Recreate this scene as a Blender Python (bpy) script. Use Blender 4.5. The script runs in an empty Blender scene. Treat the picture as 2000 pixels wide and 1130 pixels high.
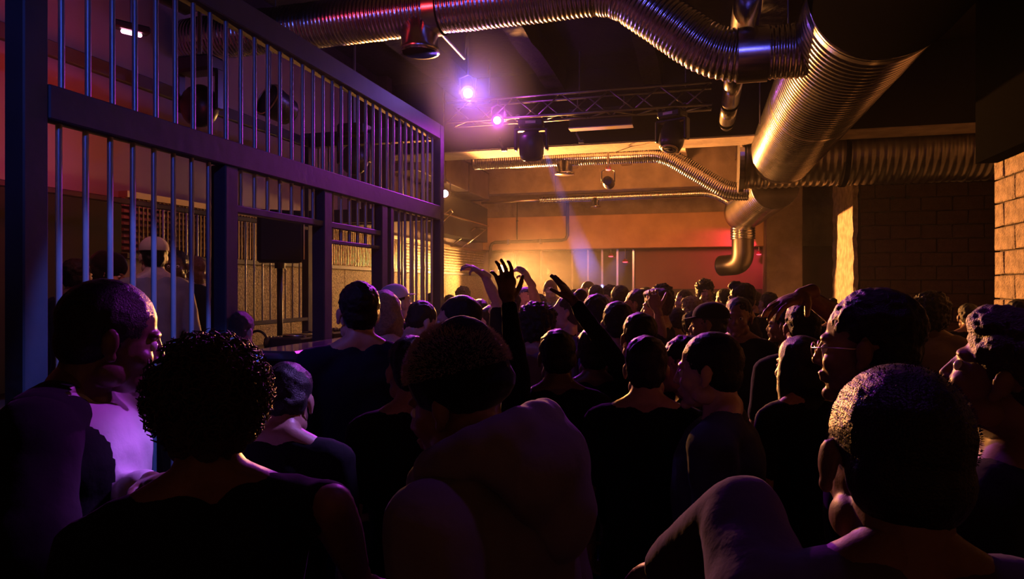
import bpy, bmesh, math, random
import numpy as np
from mathutils import Vector, Matrix, noise, Euler

random.seed(7)
SC = bpy.context.scene
COL = SC.collection
R = math.radians
PI = math.pi

# ------------------------------------------------------------------ camera, world, exposure, main lights
YAW = R(15.35)
CZ = 1.7
FPX = 1333.0
cam_data = bpy.data.cameras.new('camera')
cam_data.lens = 24.0
cam_data.sensor_width = 36.0
cam_data.shift_y = -0.0025
cam_data.clip_start = 0.05
cam = bpy.data.objects.new('camera', cam_data)
cam.location = (0, 0, CZ)
cam.rotation_euler = (PI / 2, 0, YAW)
COL.objects.link(cam)
SC.camera = cam

SC.view_settings.view_transform = 'Standard'
SC.view_settings.look = 'None'
SC.view_settings.exposure = 0.0
SC.view_settings.gamma = 1.0
SC.view_settings.use_curve_mapping = False
SC.cycles.max_bounces = 5
SC.cycles.diffuse_bounces = 1
SC.cycles.glossy_bounces = 3
SC.cycles.transmission_bounces = 4
SC.cycles.transparent_max_bounces = 8
SC.cycles.volume_bounces = 0
SC.cycles.sample_clamp_indirect = 2.0
SC.cycles.use_denoising = True

world = bpy.data.worlds.new('world')
SC.world = world
world.use_nodes = True
world.node_tree.nodes['Background'].inputs[0].default_value = (0.02, 0.015, 0.05, 1)
world.node_tree.nodes['Background'].inputs[1].default_value = 0.0


def lamp(name, kind, loc, target, color, energy, size=0.1, spot=60, blend=0.3, shadow=True):
    d = bpy.data.lights.new(name, kind)
    d.color = color
    d.energy = energy
    if kind == 'SPOT':
        d.spot_size = R(spot)
        d.spot_blend = blend
        d.shadow_soft_size = size
    elif kind == 'POINT':
        d.shadow_soft_size = size
    elif kind == 'AREA':
        d.shape = 'DISK'
        d.size = size
    o = bpy.data.objects.new(name, d)
    o.location = loc
    if target is not None:
        o.rotation_euler = (Vector(target) - Vector(loc)).to_track_quat('-Z', 'Y').to_euler()
    COL.objects.link(o)
    return o


AMBER = (1.0, 0.36, 0.085)
VIOLET = (0.25, 0.12, 1.0)
MAGENTA = (0.72, 0.04, 1.0)
BLUE = (0.06, 0.13, 1.0)
RED = (1.0, 0.05, 0.09)
# warm flood standing at the back by the wall: rims the whole crowd
lamp('amber_back_lamp', 'SPOT', (-3.62, 12.50, 2.08), (1.6, 7.5, 1.5), AMBER, 7600, 0.07, 90, 0.12)
lamp('amber_rim_fill', 'SPOT', (-3.19, 8.32, 2.90), (0.1, 1.8, 1.45), AMBER, 1800, 0.04, 40, 0.5)  # added spot without a visible source, gilds hair and sleeve edges
lamp('amber_glow_lamp', 'POINT', (-3.62, 12.42, 2.08), None, AMBER, 3.5, 0.08)
lamp('amber_wall_wash', 'SPOT', (-3.75, 12.6, 2.05), (-4.5, 7.0, 1.55), (1.0, 0.46, 0.13), 1500, 0.12, 46, 0.8)
lamp('amber_wall_lamp', 'SPOT', (-3.75, 12.7, 1.95), (-4.5, 9.5, 1.7), (1.0, 0.46, 0.13), 460, 0.12, 130, 0.9)
# warm flood hung behind the wide beam, thrown on the end wall
lamp('amber_end_wall_lamp', 'SPOT', (-1.2, 9.65, 3.05), (-1.4, 14.3, 2.9), (1.0, 0.30, 0.06), 350, 0.3, 100, 0.8)
# violet and magenta stage spots
lamp('violet_spot', 'SPOT', (-2.12, 6.12, 3.54), (0.5, 1.6, 1.3), VIOLET, 70, 0.045, 75, 0.7)
lamp('magenta_spot_spill', 'POINT', (-2.22, 7.60, 3.69), None, (0.75, 0.08, 1.0), 8, 0.04)
lamp('purple_overhead', 'SPOT', (0.3, 2.2, 4.1), (0.15, 1.15, 1.4), (0.45, 0.08, 1.0), 20, 0.1, 34, 0.6)
lamp('violet_spot_spill', 'POINT', (-2.10, 6.02, 3.56), None, (0.24, 0.10, 1.0), 14, 0.04)
lamp('magenta_spot', 'SPOT', (-2.25, 7.62, 3.66), (-1.35, 3.5, 1.4), MAGENTA, 520, 0.045, 50, 0.7)
# blue washes from above the dance floor
lamp('blue_wash', 'SPOT', (-0.9, 1.9, 4.3), (-2.6, 2.72, 0.75), (0.10, 0.17, 1.0), 950, 0.04, 21, 0.10)
lamp('blue_back_wash', 'SPOT', (-2.2, -1.6, 3.9), (-0.8, 3.0, 1.4), (0.18, 0.13, 1.0), 1.0, 0.5, 80, 0.8)
lamp('blue_bar_wash', 'SPOT', (-0.9, 0.2, 3.4), (-2.5, 2.9, 3.0), (0.06, 0.13, 1.0), 85, 0.1, 70, 0.8)
lamp('blue_beam_narrow', 'SPOT', (-1.86, 8.2, 3.45), (-2.0, 13.9, 1.55), (0.12, 0.18, 1.0), 170000, 0.03, 6, 0.3)
lamp('magenta_side_spot', 'SPOT', (0.05, 2.9, 3.3), (-1.17, 1.27, 1.52), (0.62, 0.06, 1.0), 190, 0.05, 10, 0.5)
lamp('violet_neck_wash', 'SPOT', (-2.2, 0.9, 3.3), (-1.35, 2.9, 1.55), (0.25, 0.14, 1.0), 34, 0.1, 32, 0.7)
lamp('red_duct_wash', 'SPOT', (-2.7, 3.1, 3.9), (-2.0, 5.1, 3.95), (1.0, 0.03, 0.05), 45, 0.1, 60, 0.8)
lamp('blue_duct_wash', 'SPOT', (0.5, 1.2, 3.6), (-0.4, 5.1, 3.8), (0.10, 0.10, 1.0), 70, 0.1, 50, 0.8)
lamp('lavender_spot', 'SPOT', (-0.05, 3.0, 3.15), (-1.12, 1.38, 1.18), (0.42, 0.20, 1.0), 330, 0.05, 13, 0.3)
# red wash inside the cage and pink at the end wall
lamp('pink_cage_lamp', 'SPOT', (-2.95, 2.7, 3.1), (-3.4, 3.75, 1.9), (1.0, 0.40, 0.50), 14, 0.05, 50, 0.6)
lamp('red_cage_lamp', 'SPOT', (-2.95, 3.4, 2.75), (-4.5, 3.3, 2.75), (1.0, 0.05, 0.06), 36, 0.2, 125, 0.9)
lamp('pink_end_lamp', 'SPOT', (0.95, 13.6, 2.55), (0.3, 14.5, 2.0), (1.0, 0.02, 0.12), 45, 0.05, 110, 0.25)


# ------------------------------------------------------------------ helpers
def ray(px, py):
    a = (px - 1000.0) / FPX
    b = (560.0 - py) / FPX
    c, s = math.cos(YAW), math.sin(YAW)
    return Vector((a * c - s, a * s + c, b))


def at_depth(px, py, d):
    return Vector((0, 0, CZ)) + ray(px, py) * d


def at_y(px, py, Y):
    v = ray(px, py)
    return Vector((0, 0, CZ)) + v * (Y / v.y)


def at_x(px, py, X):
    v = ray(px, py)
    return Vector((0, 0, CZ)) + v * (X / v.x)


MATS = {}


def mat(name, color, rough=0.6, metal=0.0, noise_scale=0.0, noise_amt=0.3, bump=0.0, bump_scale=30.0,
        emit=None, strength=0.0, sheen=0.0, sheen_tint=(1, 1, 1), trans=0.0, coat=0.0, spec=0.5, color2=None):
    if name in MATS:
        return MATS[name]
    m = bpy.data.materials.new(name)
    m.use_nodes = True
    nt = m.node_tree
    b = nt.nodes['Principled BSDF']
    b.inputs['Base Color'].default_value = (*color, 1)
    b.inputs['Roughness'].default_value = rough
    b.inputs['Metallic'].default_value = metal
    b.inputs['Specular IOR Level'].default_value = spec
    if trans:
        b.inputs['Transmission Weight'].default_value = trans
    if coat:
        b.inputs['Coat Weight'].default_value = coat
    if sheen:
        b.inputs['Sheen Weight'].default_value = sheen
        b.inputs['Sheen Roughness'].default_value = 0.35
        b.inputs['Sheen Tint'].default_value = (*sheen_tint, 1)
    if emit is not None:
        b.inputs['Emission Color'].default_value = (*emit, 1)
        b.inputs['Emission Strength'].default_value = strength
    if noise_scale or bump:
        tc = nt.nodes.new('ShaderNodeTexCoord')
    if noise_scale:
        n = nt.nodes.new('ShaderNodeTexNoise')
        n.inputs['Scale'].default_value = noise_scale
        n.inputs['Detail'].default_value = 6
        r = nt.nodes.new('ShaderNodeValToRGB')
        c2 = color2 or tuple(c * (1 - noise_amt) for c in color)
        r.color_ramp.elements[0].position = 0.35
        r.color_ramp.elements[1].position = 0.65
        r.color_ramp.elements[0].color = (*c2, 1)
        r.color_ramp.elements[1].color = (*color, 1)
        nt.links.new(tc.outputs['Object'], n.inputs['Vector'])
        nt.links.new(n.outputs['Fac'], r.inputs['Fac'])
        nt.links.new(r.outputs['Color'], b.inputs['Base Color'])
    if bump:
        n2 = nt.nodes.new('ShaderNodeTexNoise')
        n2.inputs['Scale'].default_value = bump_scale
        n2.inputs['Detail'].default_value = 5
        bp = nt.nodes.new('ShaderNodeBump')
        bp.inputs['Strength'].default_value = bump
        bp.inputs['Distance'].default_value = 0.02
        nt.links.new(tc.outputs['Object'], n2.inputs['Vector'])
        nt.links.new(n2.outputs['Fac'], bp.inputs['Height'])
        nt.links.new(bp.outputs['Normal'], b.inputs['Normal'])
    MATS[name] = m
    return m


class MB:
    def __init__(self):
        self.v = []
        self.f = []

    def add(self, vs, fs):
        o = len(self.v)
        self.v.extend([tuple(p) for p in vs])
        self.f.extend([tuple(i + o for i in f) for f in fs])
        return self

    def box(self, a, b, M=None):
        x0, y0, z0 = a
        x1, y1, z1 = b
        vs = [Vector(p) for p in ((x0, y0, z0), (x1, y0, z0), (x1, y1, z0), (x0, y1, z0),
                                  (x0, y0, z1), (x1, y0, z1), (x1, y1, z1), (x0, y1, z1))]
        if M is not None:
            vs = [M @ p for p in vs]
        return self.add(vs, [(0, 3, 2, 1), (4, 5, 6, 7), (0, 1, 5, 4), (1, 2, 6, 5), (2, 3, 7, 6), (3, 0, 4, 7)])

    def bbox(self, a, b, c=0.008, M=None):
        """box with chamfered edges"""
        x0, y0, z0 = a
        x1, y1, z1 = b
        vs = []
        for (X, Y, Z) in ((0, 0, 0), (1, 0, 0), (1, 1, 0), (0, 1, 0), (0, 0, 1), (1, 0, 1), (1, 1, 1), (0, 1, 1)):
            x = (x0, x1)[X]; y = (y0, y1)[Y]; z = (z0, z1)[Z]
            sx = c if X == 0 else -c
            sy = c if Y == 0 else -c
            sz = c if Z == 0 else -c
            vs += [Vector((x, y + sy, z + sz)), Vector((x + sx, y, z + sz)), Vector((x + sx, y + sy, z))]
        if M is not None:
            vs = [M @ p for p in vs]
        bm = bmesh.new()
        bv = [bm.verts.new(p) for p in vs]
        r = bmesh.ops.convex_hull(bm, input=bv)
        bm.verts.index_update()
        out = [v.co.copy() for v in bm.verts]
        fs = [[v.index for v in f.verts] for f in bm.faces]
        bm.free()
        return self.add(out, fs)

    def cyl(self, p, q, r1, r2=None, n=16, caps=True):
        p = Vector(p); q = Vector(q)
        if r2 is None:
            r2 = r1
        d = (q - p)
        if d.length < 1e-6:
            return self
        d.normalize()
        u = d.orthogonal().normalized()
        w = d.cross(u)
        vs = []
        for c, r in ((p, r1), (q, r2)):
            for i in range(n):
                a = 2 * PI * i / n
                vs.append(c + (u * math.cos(a) + w * math.sin(a)) * r)
        fs = [(i, (i + 1) % n, n + (i + 1) % n, n + i) for i in range(n)]
        if caps:
            fs += [tuple(range(n - 1, -1, -1)), tuple(range(n, 2 * n))]
        return self.add(vs, fs)

    def ell(self, c, r, M=None, nu=16, nv=10):
        c = Vector(c)
        vs = []
        for j in range(1, nv):
            t = PI * j / nv
            for i in range(nu):
                a = 2 * PI * i / nu
                vs.append(Vector((r[0] * math.sin(t) * math.cos(a), r[1] * math.sin(t) * math.sin(a), r[2] * math.cos(t))))
        vs.append(Vector((0, 0, r[2])))
        vs.append(Vector((0, 0, -r[2])))
        fs = []
        for j in range(nv - 2):
            for i in range(nu):
                fs.append((j * nu + i, (j + 1) * nu + i, (j + 1) * nu + (i + 1) % nu, j * nu + (i + 1) % nu))
        T = len(vs) - 2
        for i in range(nu):
            fs.append((T, i, (i + 1) % nu))
            o = (nv - 2) * nu
            fs.append((T + 1, o + (i + 1) % nu, o + i))
        if M is not None:
            vs = [M @ p for p in vs]
        return self.add([c + p for p in vs], fs)

    def cap(self, p, q, r1, r2=None, n=12):
        if r2 is None:
            r2 = r1
        self.cyl(p, q, r1, r2, n)
        self.ell(p, (r1,) * 3, None, n, 8)
        self.ell(q, (r2,) * 3, None, n, 8)
        return self

    def loft(self, rings, n=28, M=None):
        """rings: (cx, cy, cz, rx, ry) stacked along z"""
        vs = []
        for (cx, cy, cz, rx, ry) in rings:
            for i in range(n):
                a = 2 * PI * i / n
                ca, sa = math.cos(a), math.sin(a)
                e = 0.85
                vs.append(Vector((cx + rx * math.copysign(abs(ca) ** e, ca), cy + ry * math.copysign(abs(sa) ** e, sa), cz)))
        fs = []
        k = len(rings)
        for j in range(k - 1):
            for i in range(n):
                fs.append((j * n + i, j * n + (i + 1) % n, (j + 1) * n + (i + 1) % n, (j + 1) * n + i))
        fs.append(tuple(range(n - 1, -1, -1)))
        fs.append(tuple(range((k - 1) * n, k * n)))
        if M is not None:
            vs = [M @ p for p in vs]
        return self.add(vs, fs)

    def sweep(self, pts, radii, n=20, caps=True):
        """tube through points with a radius for every point"""
        pts = [Vector(p) for p in pts]
        m = len(pts)
        tang = []
        for i in range(m):
            t = pts[min(i + 1, m - 1)] - pts[max(i - 1, 0)]
            tang.append(t.normalized())
        u = tang[0].orthogonal().normalized()
        vs = []
        for i in range(m):
            t = tang[i]
            u = (u - t * u.dot(t)).normalized()
            w = t.cross(u)
            for k in range(n):
                a = 2 * PI * k / n
                vs.append(pts[i] + (u * math.cos(a) + w * math.sin(a)) * radii[i])
        fs = []
        for i in range(m - 1):
            for k in range(n):
                fs.append((i * n + k, i * n + (k + 1) % n, (i + 1) * n + (k + 1) % n, (i + 1) * n + k))
        if caps:
            fs.append(tuple(range(n - 1, -1, -1)))
            fs.append(tuple(range((m - 1) * n, m * n)))
        return self.add(vs, fs)

    def mesh(self, name, material=None, smooth=False):
        me = bpy.data.meshes.new(name)
        me.from_pydata([tuple(p) for p in self.v], [], self.f)
        me.validate()
        if material:
            me.materials.append(material)
        if smooth:
            me.shade_smooth()
        me.update()
        return me

    def build(self, name, material, parent=None, smooth=False):
        o = bpy.data.objects.new(name, self.mesh(name, material, smooth))
        COL.objects.link(o)
        if parent is not None:
            o.parent = parent
        if smooth == 'auto':
            pass
        return o


def smooth_angle(o, deg=40):
    me = o.data
    me.shade_smooth()
    bm = bmesh.new()
    bm.from_mesh(me)
    for e in bm.edges:
        if len(e.link_faces) == 2 and e.calc_face_angle(0) > R(deg):
            e.smooth = False
    bm.to_mesh(me)
    bm.free()
    return o


def thing(name, label, cat, loc=(0, 0, 0), group=None, rotz=0.0):
    o = bpy.data.objects.new(name, None)
    o.empty_display_size = 0.1
    o.location = loc
    o.rotation_euler = (0, 0, rotz)
    COL.objects.link(o)
    o['label'] = label
    o['category'] = cat
    if group:
        o['group'] = group
    return o


def tag(o, label, cat, group=None):
    o['label'] = label
    o['category'] = cat
    if group:
        o['group'] = group
    return o


def struct(o):
    o['kind'] = 'structure'
    return o


def inst(name, me, loc, parent=None, rot=None, mats=None):
    o = bpy.data.objects.new(name, me)
    o.location = loc
    if rot is not None:
        o.rotation_euler = rot
    COL.objects.link(o)
    if parent is not None:
        o.parent = parent
    if mats is not None:
        o.material_slots[0].link = 'OBJECT'
        o.material_slots[0].material = mats
    return o


# ------------------------------------------------------------------ materials
M_FLOOR = mat('dark_screed', (0.018, 0.016, 0.016), 0.5, 0, 2.0, 0.4, 0.2, 20)
M_CEIL = mat('black_ceiling', (0.009, 0.007, 0.008), 0.9, 0, 1.5, 0.5, 0.3, 15)  # near-black ceiling paint, mottled at random
M_CONC = mat('raw_concrete', (0.36, 0.29, 0.24), 0.85, 0, 3.0, 0.35, 0.5, 25)
M_CONC_D = mat('dusty_concrete', (0.20, 0.16, 0.14), 0.9, 0, 2.0, 0.4, 0.5, 20)
M_ROUGH = mat('chipped_plaster', (0.50, 0.40, 0.30), 0.9, 0, 9.0, 0.45, 1.0, 40)
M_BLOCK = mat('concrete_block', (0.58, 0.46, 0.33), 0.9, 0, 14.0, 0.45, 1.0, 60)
M_MORTAR = mat('mortar', (0.08, 0.065, 0.055), 0.95, 0, 20, 0.3, 0.6, 80)
M_PAINT = mat('pale_wall_paint', (0.42, 0.33, 0.30), 0.8, 0, 1.0, 0.25, 0.15, 8)
M_OSB = mat('strand_board', (0.52, 0.40, 0.20), 0.75, 0, 38.0, 0.55, 0.8, 60)
M_BEAMW = mat('timber_lined_beam', (0.50, 0.40, 0.32), 0.8, 0, 4.0, 0.35, 0.4, 18)
M_STEEL = mat('painted_cage_steel', (0.05, 0.05, 0.06), 0.6, 0.1, 4.0, 0.25, 0.08, 14)
M_BAR = mat('bare_steel_bar', (0.30, 0.30, 0.33), 0.38, 0.6, 0, 0, 0.05, 20)
M_GALV = mat('galvanised_metal', (0.62, 0.60, 0.58), 0.24, 1.0, 3.0, 0.25, 0.04, 12)
M_FOIL = mat('aluminium_flex', (0.70, 0.69, 0.68), 0.20, 1.0, 5.0, 0.15, 0.12, 25)
M_BLACK = mat('matte_black', (0.012, 0.012, 0.013), 0.7)
M_BLACKG = mat('satin_black', (0.02, 0.02, 0.022), 0.35)
M_ALU = mat('truss_aluminium', (0.30, 0.29, 0.29), 0.42, 1.0)
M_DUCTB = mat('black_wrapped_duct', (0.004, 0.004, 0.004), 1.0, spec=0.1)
M_BRASS = mat('brushed_trim', (0.75, 0.62, 0.42), 0.35, 1.0)
M_GLASS = mat('smoked_glass', (0.35, 0.33, 0.33), 0.05, 0, trans=0.9)
M_SLAT = mat('timber_slat', (0.55, 0.42, 0.24), 0.55, 0, 12.0, 0.4, 0.3, 40)
M_CABLE = mat('cable_rubber', (0.02, 0.02, 0.02), 0.55)
M_STAGE = mat('stage_board', (0.03, 0.028, 0.03), 0.55, 0, 3, 0.3, 0.1, 20)

H = 4.45


def box_obj(name, a, b, m, parent=None, bev=0.0):
    mb = MB()
    if bev:
        mb.bbox(a, b, bev)
    else:
        mb.box(a, b)
    return mb.build(name, m, parent)


# ------------------------------------------------------------------ room shell
struct(box_obj('floor', (-5.0, -3.2, -0.2), (4.6, 18.2, 0.0), M_FLOOR))
ceiling = struct(box_obj('ceiling', (-5.0, -3.2, H), (4.6, 18.2, H + 0.2), M_CEIL))
wl = struct(box_obj('wall_left', (-4.8, -3.0, 0), (-4.5, 14.6, H), M_PAINT))
struct(box_obj('wall_back', (-4.8, -3.3, 0), (2.6, -3.0, H), M_CONC_D))
# end wall : upper wall, projecting beam, glazed opening and solid part
we = struct(box_obj('wall_end', (-4.8, 14.3, 2.49), (3.9, 14.6, H), M_CONC))
struct(box_obj('wall_end_lower', (-1.29, 14.42, 0), (3.9, 14.6, 2.49), mat('shaded_red_lit_wall', (0.20, 0.10, 0.085), 0.8, 0, 1.0, 0.2)))  # shade and red light on this wall put into its colour
box_obj('beam', (-4.5, 14.0, 2.49), (1.2, 14.3, 3.18), mat('ochre_beam_render', (0.60, 0.36, 0.19), 0.85, 0, 2.2, 0.22, 0.3, 14), we, 0.01)
# beyond the glass
struct(box_obj('wall_lobby', (-4.8, 17.4, 0), (-1.0, 17.6, H), M_CONC_D))
struct(box_obj('wall_lobby_side', (-1.29, 14.6, 0), (-1.1, 17.5, H), M_CONC_D))
struct(box_obj('wall_lobby_left', (-4.8, 14.6, 0), (-4.6, 17.5, H), M_CONC_D))

win = thing('window_1', 'glazed steel screen below the end beam, dark lobby behind it', 'window')
win['kind'] = 'structure'
for x in (-4.5, -3.9, -3.3, -2.62, -2.28, -1.98, -1.66, -1.33):
    box_obj('mullion', (x - 0.02, 14.40, 0), (x + 0.02, 14.46, 2.49), M_GALV, win)
for x0, x1 in zip((-4.5, -3.9, -3.3, -2.62, -2.28, -1.98, -1.66), (-3.9, -3.3, -2.62, -2.28, -1.98, -1.66, -1.33)):
    box_obj('pane', (x0 + 0.02, 14.425, 0.1), (x1 - 0.02, 14.433, 2.45), M_GLASS, win)
struct(box_obj('trim_1', (-1.29, 14.30, 0), (1.2, 14.42, 1.66), mat('dark_wainscot', (0.03, 0.025, 0.025), 0.7)))

# right side: pier, recess, near block wall
pier = struct(box_obj('wall_right_column', (1.2, 13.5, 0), (1.83, 14.3, H), M_CONC, None, 0.012))


def rough_box(name, a, b, m, step=0.12, amp=0.012, parent=None):
    """box with a broken, uneven surface"""
    bm = bmesh.new()
    size = [b[i] - a[i] for i in range(3)]
    bmesh.ops.create_cube(bm, size=1.0)
    for v in bm.verts:
        for i in range(3):
            v.co[i] = a[i] + (v.co[i] + 0.5) * size[i]
    for ax in range(3):
        n = max(1, int(size[ax] / step))
        for k in range(1, n):
            co = [0, 0, 0]
            co[ax] = a[ax] + size[ax] * k / n
            no = [0, 0, 0]
            no[ax] = 1
            bmesh.ops.bisect_plane(bm, geom=bm.verts[:] + bm.edges[:] + bm.faces[:], plane_co=co, plane_no=no)
    for v in bm.verts:
        edge = sum(1 for i in range(3) if abs(v.co[i] - a[i]) < 1e-4 or abs(v.co[i] - b[i]) < 1e-4)
        k = amp * (2.2 if edge >= 2 else 1.0)
        v.co += noise.noise_vector(v.co * 7.0) * k
    me = bpy.data.meshes.new(name)
    bm.to_mesh(me)
    bm.free()
    me.materials.append(m)
    o = bpy.data.objects.new(name, me)
    COL.objects.link(o)
    if parent:
        o.parent = parent
    return o


wr = struct(box_obj('wall_right', (2.46, -3.0, 0), (2.9, 6.68, H), M_MORTAR))
p1 = struct(box_obj('wall_right_pier', (2.24, 11.14, 0), (4.3, 12.7, H), M_MORTAR))
rough_box('plaster_face', (2.2, 11.1, 0), (2.26, 12.72, H), M_ROUGH, 0.10, 0.014, p1)
wr2 = struct(box_obj('wall_right_recess', (4.2, 6.6, 0), (4.5, 14.3, H), M_MORTAR))
struct(box_obj('shade_box', (2.25, -3.0, 2.74), (2.41, 6.6, H), mat('wall_shade', (0.006, 0.006, 0.006), 0.9, spec=0.1)))  # added black box standing in for the shadow on the upper wall
struct(box_obj('wall_right_return', (2.9, 6.5, 0), (4.3, 6.68, H), M_CONC_D))
struct(box_obj('trim_2', (1.83, 12.75, 0), (2.45, 14.3, 1.02), mat('dark_wainscot', (0.03, 0.025, 0.025), 0.7)))


def block_mesh(k, L=0.388, Hh=0.188, T=0.045):
    rnd = random.Random(k)
    mb = MB()
    c = 0.007
    j = lambda s=0.004: rnd.uniform(-s, s)
    back = [(0, 0, 0), (L, 0, 0), (L, 0, Hh), (0, 0, Hh)]
    mid = [(0 + j(), -T + c, 0 + j()), (L + j(), -T + c, j()), (L + j(), -T + c, Hh + j()), (j(), -T + c, Hh + j())]
    fr = [(c * 1.5, -T + j(), c * 1.5), (L / 2, -T + j(0.002), c), (L - c, -T + j(), c * 1.4), (L - c * 1.3, -T + j(), Hh - c),
          (L / 2, -T + j(0.002), Hh - c), (c, -T + j(), Hh - c * 1.2)]
    vs = back + mid + fr
    fs = [(0, 1, 5, 4), (1, 2, 6, 5), (2, 3, 7, 6), (3, 0, 4, 7),
          (4, 5, 10, 9, 8), (5, 6, 11, 10), (6, 7, 13, 12, 11), (7, 4, 8, 13), (8, 9, 12, 13), (9, 10, 11, 12)]
    mb.add(vs, fs)
    return mb.mesh('block', MATS['concrete_block'])


def pure_black(name):
    m = MATS[name]
    nt = m.node_tree
    d = nt.nodes.new('ShaderNodeBsdfDiffuse')
    d.inputs['Color'].default_value = (0.004, 0.004, 0.004, 1)
    nt.links.new(d.outputs[0], nt.nodes['Material Output'].inputs['Surface'])


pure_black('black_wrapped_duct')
pure_black('wall_shade')
BL = [block_mesh(k) for k in range(6)]
BH = [block_mesh(20 + k, 0.188) for k in range(3)]


def block_wall(parent, origin, udir, length, rows, skip=None, z0=0.0):
    """running-bond blocks; udir is the horizontal direction, faces point to the right-hand normal"""
    ang = math.atan2(udir[1], udir[0])
    u = Vector((udir[0], udir[1], 0))
    for r in range(rows):
        off = 0.0 if r % 2 == 0 else -0.2
        x = off
        while x < length - 0.05:
            me = random.choice(BL)
            xs = x
            if x < -0.01:
                me = random.choice(BH); xs = 0.0
            elif x + 0.39 > length + 0.01:
                me = random.choice(BH)
            p = Vector(origin) + u * xs + Vector((0, 0, z0 + r * 0.2))
            inst('block', me, p + Vector((0, 0, 0.006)), parent, (0, 0, ang))
            x += 0.4


# faces: local -Y is the outward side; for the wall facing -X the run goes along -Y
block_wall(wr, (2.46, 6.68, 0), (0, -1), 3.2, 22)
BLS, BHS = BL, BH
M_BLOCK_SHADE = mat('shaded_block', (0.085, 0.042, 0.036), 0.9, 0, 14.0, 0.2, 0.6, 60)  # darker block copy: shade of the unlit pier face put into colour
MATS['concrete_block'] = M_BLOCK_SHADE
BL = [block_mesh(k + 40) for k in range(6)]
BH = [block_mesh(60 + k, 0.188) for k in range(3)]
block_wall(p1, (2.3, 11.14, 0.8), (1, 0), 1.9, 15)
BL, BH = BLS, BHS
# the two bolt holes in the dark pier
for x in (2.72, 2.92):
    MB().cyl((x, 11.08, 3.0), (x, 11.11, 3.0), 0.03, n=14).build('hole_plug', M_BLACK, p1)

# ceiling beams
struct(box_obj('amber_blocker', (-4.5, 8.15, 2.52), (-3.93, 8.3, H), mat('dark_blocker', (0.05, 0.03, 0.03), 0.85)))  # added panel that keeps amber light off the wall behind the cage
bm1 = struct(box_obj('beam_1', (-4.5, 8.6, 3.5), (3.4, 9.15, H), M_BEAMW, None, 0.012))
box_obj('shade_board', (-4.5, 8.575, 3.51), (3.4, 8.60, H), mat('beam_front_shade', (0.012, 0.009, 0.013), 0.85, spec=0.2), bm1)  # added dark board: the beam front's shade put into its colour
struct(box_obj('beam_2', (-4.5, 12.8, 3.52), (3.4, 13.15, H), M_CONC, None, 0.012))
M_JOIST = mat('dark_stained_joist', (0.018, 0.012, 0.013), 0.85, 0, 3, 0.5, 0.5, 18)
k = 3
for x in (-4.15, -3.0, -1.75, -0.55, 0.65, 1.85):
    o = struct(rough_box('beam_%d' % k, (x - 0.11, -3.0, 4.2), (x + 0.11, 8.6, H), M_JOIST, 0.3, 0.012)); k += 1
for x in (-4.1, -3.35, -2.3, -1.3, -0.3, 0.7, 1.7):
    o = struct(rough_box('beam_%d' % k, (x - 0.09, 9.15, 3.95), (x + 0.09, 12.8, H), M_BEAMW, 0.3, 0.008)); k += 1

# ------------------------------------------------------------------ left wall dressing
pl = thing('wall_panelling', 'strand board panelling lining the side wall under the slatted band', 'panelling', (-4.5, 3.0, 0))
for i in range(2, 9):
    y0 = 3.15 + i * 1.22
    box_obj('panel', (0.0, y0 - 3.0 + 0.004, 0), (0.03, min(y0 + 1.216, 13.95) - 3.0, 1.93), M_OSB, pl, 0.003)
box_obj('ledge', (0.0, 1.45, 1.93), (0.09, 10.95, 1.97), mat('dark_ledge', (0.06, 0.04, 0.03), 0.6), pl)

sl = thing('slatted_wall_band', 'lit band of thin horizontal slats on the side wall behind the bars', 'wall screen', (-4.5, 3.0, 0))
for i in range(9):
    z = 2.0 + i * 0.05
    box_obj('slat', (0.03, 1.45, z), (0.055, 10.95, z + 0.022), M_SLAT, sl)
box_obj('back_board', (0.0, 2.6, 1.97), (0.02, 10.95, 2.42), M_OSB, sl)
ups = MB()
for i in range(0, 120):
    y = 1.5 + i * 0.045
    ups.box((0.056, y, 1.98), (0.064, y + 0.012, 2.44))
o = ups.build('wire_grid', mat('warm_wire', (0.35, 0.25, 0.14), 0.4, 0.8), sl)
o['kind'] = 'stuff'
box_obj('top_rail', (0.0, 1.45, 2.42), (0.09, 10.95, 2.47), M_BRASS, sl)

dk = struct(box_obj('trim_3', (-4.5, -3.0, 1.0), (-4.42, 4.4, 2.38), mat('dark_wall_lining', (0.02, 0.016, 0.016), 0.8)))

dct = thing('rectangular_duct', 'boxy sheet-metal duct running under the ceiling along the side wall', 'duct', (-4.49, 9.2, 3.40))
for i in range(3):
    y0 = i * 1.18
    box_obj('duct_section', (0.0, y0, 0), (0.52, y0 + 1.15, 0.5), mat('dull_duct_sheet', (0.30, 0.22, 0.19), 0.55, 0.3, 3, 0.3), dct, 0.01)
    box_obj('flange', (0.0, y0 + 1.15, -0.02), (0.54, y0 + 1.18, 0.52), M_GALV, dct)

hood = thing('extractor_hood', 'black extractor box high on the side wall at the far end', 'extractor', (-4.5, 10.6, 2.5))
mb = MB()
mb.box((0.0, 0.0, 0.1), (0.36, 2.6, 0.78))
mb.add([(0, 0, .78), (.36, 0, .78), (.36, 2.6, .78), (0, 2.6, .78), (0, .4, .87), (.2, .4, .87), (.2, 2.3, .87), (0, 2.3, .87)],
       [(0, 1, 5, 4), (1, 2, 6, 5), (2, 3, 7, 6), (3, 0, 4, 7), (4, 5, 6, 7)])
mb.build('hood_body', M_BLACKG, hood)
box_obj('hood_lip', (0.0, -0.02, 0.42), (0.38, 2.62, 0.44), M_BRASS, hood)


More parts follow.
